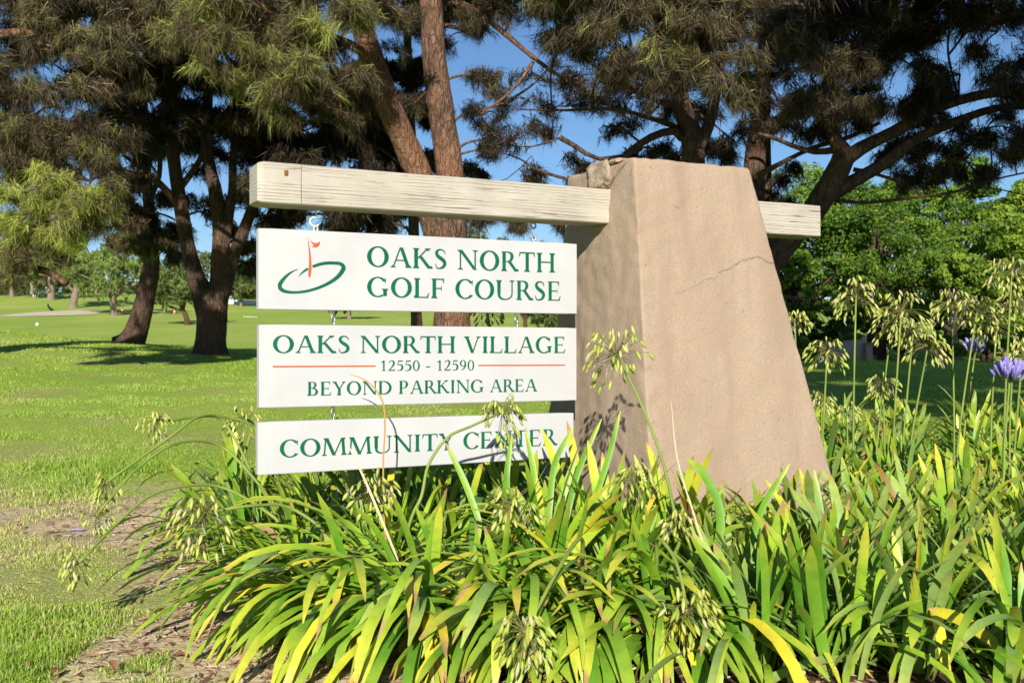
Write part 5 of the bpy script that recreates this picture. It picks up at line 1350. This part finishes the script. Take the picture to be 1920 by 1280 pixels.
def stalk(pts, d_px, npods, kind='pod', droop=0.25, seed=0, wpx=None, label=None, plant=None):
    """pts: (u, v, Y) from the root to the hub"""
    r_ = random.Random(seed)
    q = catmull([P(*p) for p in pts], 8)
    hub = q[-1]; Yh = pts[-1][2]
    rad = d_px * Yh / F * 0.5
    # nearest plant owns it
    i = min(range(len(PLANTS)), key=lambda k: (PLANTS[k][1] - q[0][0]) ** 2 + (PLANTS[k][2] - q[0][1]) ** 2)
    root = PLANTS[i][0]; rl = np.array(root.location)
    if plant: root['label'] = plant
    foot = rl + [r_.uniform(-0.03, 0.03), r_.uniform(-0.03, 0.03), 0]
    q = catmull([foot, foot * 0.35 + q[0] * 0.65 + [0, 0, 0.04], *[P(*p) for p in pts]], 7)
    V, T = tube(q - rl + 0.004 * np.sin(np.linspace(0, 7, len(q)) + seed)[:, None] * np.array([1, 0.5, 0]) * np.linspace(0, 1, len(q))[::-1, None], np.linspace(0.0066, 0.0042, len(q)), 8)
    s_o = obj('flower_stalk', mesh_np('flower_stalk', V, T, [M_STALK], smooth=True), root, label=label)
    axis = nrm(q[-1] - q[-4])
    g_ = Geo()
    items = []
    for k in range(npods):
        for _ in range(40):
            d = np.array([r_.gauss(0, 1) for _ in range(3)]); d /= np.linalg.norm(d)
            if np.dot(d, axis) > (-0.7 if kind == 'pod' else 0.05): break
        ln = rad * r_.uniform(0.70, 1.0) * (1.0 if kind == 'pod' else 0.55)
        e1 = hub + d * ln * 0.6; e = hub + d * ln * 0.98 - np.array([0, 0, 0.7 * droop * rad * r_.uniform(0.3, 1.0) * (1.0 if kind == 'pod' else 0.2)])
        pq = catmull([hub, e1, e], 2)
        V, T = tube(pq - rl, 0.00105, 3, False); g_.add(V, T)
        items.append((e, d))
    # spent papery petals at the hub
    for k in range(5 if kind == 'pod' else 0):
        d = np.array([r_.gauss(0, 1), r_.gauss(0, 1), r_.gauss(-0.3, 0.8)]); d /= np.linalg.norm(d)
        e = hub + d * rad * r_.uniform(0.4, 1.0)
        V, T = tube(catmull([e, e + [r_.uniform(-.01, .01), r_.uniform(-.01, .01), -0.012], e + [r_.uniform(-.012, .012), 0, -0.03]], 3) - rl, 0.0014, 4); g_.add(V, T, 1)
    V, Fq = lump(tuple(hub - rl), (0.007, 0.007, 0.007), 2.0, 6)
    g_.add(V, np.vstack([Fq[:, [0, 1, 2]], Fq[:, [0, 2, 3]]]))
    obj('pedicel_spray', g_.mesh('pedicel_spray', [M_PEDICEL, M_WITHER]), s_o, kind='stuff')
    for e, d in items:
        if kind == 'pod':
            o = bpy.data.objects.new('seed_pod', r_.choice(PODS))
            dirv = Vector((d[0] * 0.6 + r_.gauss(0, .2), d[1] * 0.6 + r_.gauss(0, .2), -0.9 + 0.25 * d[2])).normalized()
            o.rotation_euler = dirv.to_track_quat('-Z', 'Y').to_euler()
            s = r_.uniform(0.75, 1.15) * (0.8 + 0.2 * min(1, rad / 0.1))
        else:
            o = bpy.data.objects.new('flower', r_.choice(FLOWERS))
            dirv = Vector((d[0] * 0.8, d[1] * 0.8, d[2] + 1.1)).normalized()
            o.rotation_euler = dirv.to_track_quat('Z', 'Y').to_euler()
            s = r_.uniform(0.7, 1.1)
        o.location = Vector(e - rl); o.scale = (s, s, s)
        link(o, s_o)

# leaning stalks over the left of the bed
stalk([(470, 800, 4.15), (430, 783, 4.1), (380, 780, 4.0), (322, 788, 3.9), (293, 787, 3.85)], 62, 34, 'pod', 0.3, 1)
stalk([(520, 860, 4.3), (480, 800, 4.25), (458, 782, 4.2)], 66, 34, 'pod', 0.35, 2)
stalk([(470, 880, 3.9), (420, 790, 3.95), (372, 782, 3.8), (330, 810, 3.7), (260, 860, 3.6), (212, 895, 3.55), (200, 905, 3.55)], 58, 30, 'pod', 0.45, 3)
stalk([(480, 900, 3.7), (420, 840, 3.75), (365, 826, 3.65), (310, 840, 3.55), (250, 885, 3.45), (198, 945, 3.35), (182, 965, 3.35)], 56, 28, 'pod', 0.5, 4)
stalk([(500, 960, 3.45), (420, 915, 3.5), (350, 910, 3.4), (280, 930, 3.3), (215, 985, 3.2), (158, 1045, 3.1), (142, 1055, 3.1)], 66, 30, 'pod', 0.6, 5, plant='agapanthus with a stalk bowed left almost to the dry grass')
stalk([(600, 990, 3.3), (540, 950, 3.3), (480, 947, 3.2), (420, 955, 3.15), (385, 962, 3.12)], 135, 58, 'pod', 0.5, 6, plant='agapanthus with a large drooping seed head beside the bare soil')
# heads in front of the boards and the pillar
stalk([(790, 930, 3.45), (805, 870, 3.5), (840, 820, 3.52), (885, 798, 3.52), (942, 772, 3.5)], 96, 46, 'pod', 0.4, 7, plant='agapanthus whose curved stalk holds a seed head over the word CENTER')
stalk([(760, 990, 3.35), (730, 940, 3.32), (700, 918, 3.3)], 104, 46, 'pod', 0.4, 8)
stalk([(990, 1030, 3.25), (975, 985, 3.22), (963, 945, 3.2)], 112, 48, 'pod', 0.35, 9)
stalk([(1275, 1010, 3.1), (1262, 950, 3.15), (1240, 860, 3.22), (1205, 765, 3.3), (1175, 700, 3.34), (1156, 666, 3.36)], 138, 58, 'pod', 0.12, 10, label='tall green stalk with an open seed head before the pillar', plant='agapanthus with one tall open seed head before the pillar')
stalk([(1215, 990, 3.3), (1205, 940, 3.3), (1188, 900, 3.3)], 96, 44, 'pod', 0.4, 11)
stalk([(1300, 1060, 3.05), (1290, 1010, 3.05), (1272, 975, 3.05)], 70, 36, 'pod', 0.4, 12)
stalk([(1090, 1010, 2.75), (1070, 1030, 2.65), (1035, 1090, 2.56), (1008, 1140, 2.5), (985, 1185, 2.46)], 125, 54, 'pod', 0.45, 13, plant='front agapanthus with a nodding seed head low among yellow leaves')
stalk([(1235, 1010, 2.8), (1262, 1040, 2.7), (1278, 1090, 2.62), (1287, 1145, 2.56)], 132, 56, 'pod', 0.5, 14, plant='front agapanthus with a bowed seed head below the pillar corner')
# the tall stand right of the pillar
for k, (u_, v_, d_, Y_, ur, kind) in enumerate([(1490, 600, 58, 4.9, 1500, 'pod'), (1605, 556, 96, 4.7, 1598, 'pod'), (1690, 584, 104, 4.8, 1672, 'pod'), (1672, 612, 84, 5.0, 1640, 'pod'), (1712, 622, 80, 4.9, 1690, 'pod'),
        (1740, 648, 84, 4.9, 1700, 'pod'), (1785, 572, 84, 4.9, 1790, 'pod'), (1832, 582, 80, 4.7, 1790, 'pod'), (1868, 612, 86, 4.7, 1855, 'pod'), (1897, 508, 92, 4.4, 1880, 'pod'), (1905, 572, 80, 4.7, 1890, 'pod'),
        (1551, 658, 82, 4.7, 1540, 'pod'), (1655, 722, 66, 5.0, 1660, 'pod'), (1541, 748, 52, 5.0, 1540, 'pod'), (1588, 770, 50, 5.0, 1590, 'pod'), (1918, 655, 60, 4.5, 1900, 'pod'), (1828, 662, 52, 5.2, 1800, 'flower'), (1893, 712, 84, 3.9, 1880, 'flower'),
        (915, 585, 66, 5.0, 930, 'pod'), (1870, 668, 0, 5, 1860, None)]):
    if kind is None: continue
    vr = 905
    stalk([(ur, vr, Y_), (ur * 0.7 + u_ * 0.3, vr * 0.6 + v_ * 0.4, Y_), (u_, v_, Y_)], d_, (64 if d_ > 75 else 42) if kind == 'pod' else (46 if d_ > 60 else 30), kind, 0.35, 40 + k)

# dry leaves that stand out in front of the boards
def ribbon_leaf(pts, w, material, label, seed):
    q = catmull([P(*p) for p in pts], 5)
    i = min(range(len(PLANTS)), key=lambda k: (PLANTS[k][1] - q[0][0]) ** 2 + (PLANTS[k][2] - q[0][1]) ** 2)
    root = PLANTS[i][0]; rl = np.array(root.location)
    q = np.vstack([[rl * 0.6 + q[0] * 0.4 - [0, 0, 0.03]], q])
    t = nrm(np.gradient(q, axis=0)); n = len(q)
    sd = nrm(np.cross(t, np.array([0.25, -1, 0.15])))
    s = np.linspace(0, 1, n); wd = w * np.minimum(1, 0.8 + 0.4 * s) * np.sqrt(np.clip(1.02 - s ** 3, 0.0, 1))
    fw = np.array([0, -1.0, 0.1])
    V = np.stack([q - sd * wd[:, None] / 2 + fw * w * 0.12, q, q + sd * wd[:, None] / 2 + fw * w * 0.12], 1).reshape(-1, 3) - rl
    fs = [[i * 3 + k, i * 3 + k + 1, i * 3 + 4 + k, i * 3 + 3 + k] for i in range(n - 1) for k in (0, 1)]
    me = mesh_np('leaf', V, fs, [material], smooth=True)
    uvl = me.uv_layers.new(name='UVMap'); vi = np.zeros(len(me.loops), np.int32); me.loops.foreach_get('vertex_index', vi)
    uvl.data.foreach_set('uv', np.stack([np.tile([0, .5, 1], n), np.repeat(s, 3)], 1).astype(np.float32)[vi].ravel())
    obj('leaf', me, root, label=label)
M_OCHRE = mat('ochre_leaf', (0.42, 0.22, 0.06), 0.6, 0.2)[0]
M_STRAW = mat('straw_leaf', (0.60, 0.45, 0.28), 0.7, 0.15)[0]
ribbon_leaf([(718, 930, 3.42), (719, 860, 3.44), (722, 800, 3.45), (718, 755, 3.45), (700, 725, 3.45), (676, 708, 3.45), (655, 702, 3.45)], 0.0065, M_OCHRE, 'ochre dried leaf curling before the boards', 1)
ribbon_leaf([(742, 1040, 3.1), (712, 965, 3.12), (680, 890, 3.14), (651, 830, 3.15)], 0.008, M_STRAW, 'straw-coloured dead blade crossing the lowest board', 2)
ribbon_leaf([(1420, 1200, 2.75), (1360, 1100, 2.85), (1320, 1020, 2.95), (1300, 960, 3.0), (1270, 860, 3.05), (1258, 750, 3.08)], 0.006, M_STRAW, 'thin straw-coloured dead blade before the pillar', 3)
for k, (pp, w_, mk) in enumerate([([(1010, 960, 3.4), (1000, 880, 3.45), (985, 800, 3.5)], 0.024, 'green'), ([(1060, 980, 3.35), (1085, 880, 3.4), (1128, 785, 3.45)], 0.024, 'green'), ([(1100, 980, 3.3), (1140, 860, 3.35), (1163, 770, 3.4)], 0.022, 'green'),
        ([(900, 980, 3.35), (870, 900, 3.4), (836, 830, 3.45)], 0.024, 'green'), ([(960, 980, 3.3), (950, 900, 3.38), (960, 815, 3.42)], 0.024, 'green'), ([(1340, 1060, 2.95), (1350, 960, 3.0), (1320, 890, 3.02), (1288, 858, 3.02)], 0.03, 'green'), ([(1400, 1050, 3.0), (1430, 950, 3.05), (1481, 868, 3.08)], 0.024, 'green'), ([(1530, 1100, 2.9), (1540, 1000, 2.95), (1526, 880, 3.0)], 0.034, 'bluish'),
        ([(1030, 960, 3.4), (1040, 870, 3.45), (1075, 800, 3.5)], 0.024, 'green'), ([(1640, 1180, 2.55), (1650, 1080, 2.6), (1662, 1085, 2.62)], 0.03, 'lime'), ([(1860, 1200, 2.6), (1800, 1160, 2.5), (1740, 1140, 2.42)], 0.034, 'yellow')]):
    ribbon_leaf(pp, w_, LM[mk], None, 10 + k)

# ------------------------------------------------------------------ lawn grass, litter, fallen leaves
m, nt, b = mat('grass_blade', rough=0.5, spec=0.25)
gc = ramp(nt, [(0.0, (0.15, 0.27, 0.025)), (0.35, (0.30, 0.47, 0.05)), (0.62, (0.46, 0.60, 0.10)), (0.8, (0.60, 0.56, 0.20)), (1.0, (0.72, 0.60, 0.34))], attr(nt, 'tint'))
leafy(m, nt, b, gc.outputs[0], 0.35, (1.15, 1.2, 0.5))
M_GRASS = m
def grass_field(name, n, ylo, yhi, u0, u1, hgt, wid, label, seed, dens_fn, segs=2):
    rng = np.random.default_rng(seed)
    y = ylo * (yhi / ylo) ** rng.random(n)
    u = rng.uniform(u0, u1, n); x = (u - 960) * y / F
    bare = bare_mask(x, y); dry = dry_mask(x, y); bed = in_bed(x, y)
    keep = rng.random(n) > dens_fn(bare, dry, bed)
    x, y, bare, dry = x[keep], y[keep], bare[keep], dry[keep]; n = len(x)
    z = terrain(x, y) + micro(x, y)
    p = np.stack([x, y, np.zeros(n)], 1)
    lush = np.clip(0.55 + 0.6 * fbm(p * 1.9 + 70, 3), 0.2, 1.5) * (1 - 0.5 * dry) * (1 - 0.6 * bare)
    scl = np.maximum(1.0, y / 6.0) ** 0.5
    h = hgt * (0.45 + 0.8 * rng.random(n)) * lush * scl
    w = wid * (0.6 + 0.8 * rng.random(n)) * np.maximum(1.0, y / 4.5)
    ph = rng.uniform(0, 2 * np.pi, n); lean = np.abs(rng.normal(0.35, 0.35, n))
    d = np.stack([np.cos(ph), np.sin(ph), 0 * ph], 1)
    ps = rng.uniform(0, 2 * np.pi, n); sdv = np.stack([np.cos(ps), np.sin(ps), 0 * ps], 1) * w[:, None] * 0.5
    b0 = np.stack([x, y, z - 0.004], 1)
    mid = b0 + d * (h * lean * 0.35)[:, None] + np.stack([0 * h, 0 * h, h * 0.6], 1)
    tip = b0 + d * (h * lean)[:, None] + np.stack([0 * h, 0 * h, h * np.maximum(0.25, 1 - 0.35 * lean)], 1)
    V = np.stack([b0 - sdv, b0 + sdv, mid + sdv * 0.8, mid - sdv * 0.8, tip], 1).reshape(-1, 3)
    i = np.arange(n)[:, None] * 5
    T = np.vstack([i + [0, 1, 2], i + [0, 2, 3], i + [3, 2, 4]]) if segs == 2 else i + [0, 1, 4]
    tint = np.clip(0.38 + 0.17 * rng.standard_normal(n) + 0.13 * fbm(p * 0.45 + 7, 3) + (rng.random(n) < 0.11 + 0.8 * np.clip(dry + bare * 0.5, 0, 1)) * rng.uniform(0.3, 0.6, n), 0, 1)
    g_ = Geo(); g_.add(V, T, 0, np.concatenate([tint] * (3 if segs == 2 else 1)))
    return obj(name, g_.mesh(name, [M_GRASS]), label=label, cat='grass', kind='stuff')
grass_field('grass', 150000, 2.45, 6.8, -40, 700, 0.050, 0.0034, 'green and straw lawn grass left of the agapanthus bed', 3, lambda ba, dr, be: np.clip(ba * 1.7 - 0.15, 0, 0.985) + be * 0.5 + 0.42 * dr)
grass_field('grass', 170000, 6.8, 21.5, -40, 1150, 0.034, 0.0034, 'mown bright green lawn rising to the pines', 4, lambda ba, dr, be: np.clip(ba, 0, 0.9) + be, 1)
grass_field('grass', 60000, 7.4, 21.5, 1420, 1980, 0.034, 0.0034, 'mown lawn in pine shade right of the pillar', 5, lambda ba, dr, be: np.clip(ba, 0, 0.9) + be, 1)
# litter: straw bits and brown scraps on the bare soil
rng = np.random.default_rng(77)
n = 11000
y = rng.uniform(2.4, 5.6, n); x = (rng.uniform(0, 1700, n) - 960) * y / F
k = rng.random(n) < bare_mask(x, y) * 0.95; x, y = x[k], y[k]; n = len(x)
z = terrain(x, y) + micro(x, y)
ph = rng.uniform(0, 2 * np.pi, n); L_ = rng.uniform(0.015, 0.07, n); w_ = rng.uniform(0.0012, 0.006, n)
d = np.stack([np.cos(ph), np.sin(ph), rng.normal(0, 0.12, n)], 1) * L_[:, None]; sdv = np.stack([-np.sin(ph), np.cos(ph), rng.normal(0, .4, n)], 1) * w_[:, None]
p0 = np.stack([x, y, z + 0.005], 1)
V = np.stack([p0 - d / 2 - sdv * 0.4, p0 + sdv + [0, 0, 0.003], p0 + d / 2, p0 - sdv], 1).reshape(-1, 3)
i = np.arange(n)[:, None] * 4
m, nt, b = mat('plant_litter', rough=0.9, spec=0.1)
nt.links.new(ramp(nt, [(0.0, (0.10, 0.045, 0.025)), (0.4, (0.26, 0.13, 0.07)), (0.7, (0.45, 0.34, 0.2)), (1.0, (0.62, 0.52, 0.36))], attr(nt, 'tint')).outputs[0], b.inputs['Base Color'])
g_ = Geo(); t_ = rng.random(n); g_.add(V, np.vstack([i + [0, 1, 2], i + [0, 2, 3]]), 0, np.r_[t_, t_])
obj('plant_litter', g_.mesh('plant_litter', [m]), label='dry straw and brown scraps lying on the bare soil', cat='litter', kind='stuff')
# separate fallen leaves
M_FALL = mat('fallen_leaf', (0.24, 0.105, 0.055), 0.7, 0.2)[0]
def near_ground(u, v):
    Y = 4.0
    for _ in range(30):
        x = (u - 960) * Y / F; zz = H(x, Y); Y = 0.5 * Y + 0.5 * (CZ - zz) * F / (v - 640)
    return np.array([(u - 960) * Y / F, Y, H((u - 960) * Y / F, Y)])
for k, (u_, v_, lb) in enumerate([(36, 995, 'russet fallen leaf on the dry grass away from the bed'), (274, 1172, 'russet fallen leaf on bare soil beside the long grass'), (337, 1235, 'small dark fallen leaf on sandy soil by the leaf tips'), (51, 1262, 'curled rust-brown fallen leaf deep in the green grass'), (211, 1262, 'brown fallen leaf in long grass near the soil edge'), (105, 1275, 'pale orange fallen leaf half sunk in the grass'), (560, 1262, 'dead brown leaf scrap under the arching leaves')]):
    p = near_ground(u_, v_)
    rr_ = random.Random(k); n_ = 7; V = []
    for i_ in range(n_):
        t = i_ / (n_ - 1); w2 = 0.014 * math.sin(math.pi * min(0.98, t + 0.04)) ** 0.8
        cz_ = 0.012 * math.sin(t * 3.0) + 0.004
        V += [(-0.03 + 0.06 * t, -w2, cz_ + 0.008), (-0.03 + 0.06 * t, 0, cz_), (-0.03 + 0.06 * t, w2, cz_ + 0.006)]
    fs = [[i_ * 3 + q, i_ * 3 + 3 + q, i_ * 3 + 4 + q, i_ * 3 + 1 + q] for i_ in range(n_ - 1) for q in (0, 1)]
    o = obj('fallen_leaf', mesh_np('fallen_leaf', V, fs, [M_FALL], smooth=True), label=lb, cat='leaf', group='fallen leaves on the ground')
    o.scale = (0.7, 0.7, 0.7); o.location = p + [0, 0, 0.018 if k in (0, 3, 4, 5) else 0.004]; o.rotation_euler = (rr_.uniform(-.3, .3), rr_.uniform(-.3, .3), rr_.uniform(0, 6))
p = near_ground(145, 998)
V, T = tube(catmull([p + [-0.03, 0, 0.012], p + [0, 0.004, 0.016], p + [0.03, 0, 0.012]], 4), [0.002, 0.003, 0.004, 0.0045, 0.005, 0.0045, 0.004, 0.003, 0.001], 6)
o = obj('fallen_petal', mesh_np('fallen_petal', V - p, T, [M_PETAL], smooth=True), label='pale lilac fallen petal on the dry grass', cat='petal'); o.location = p
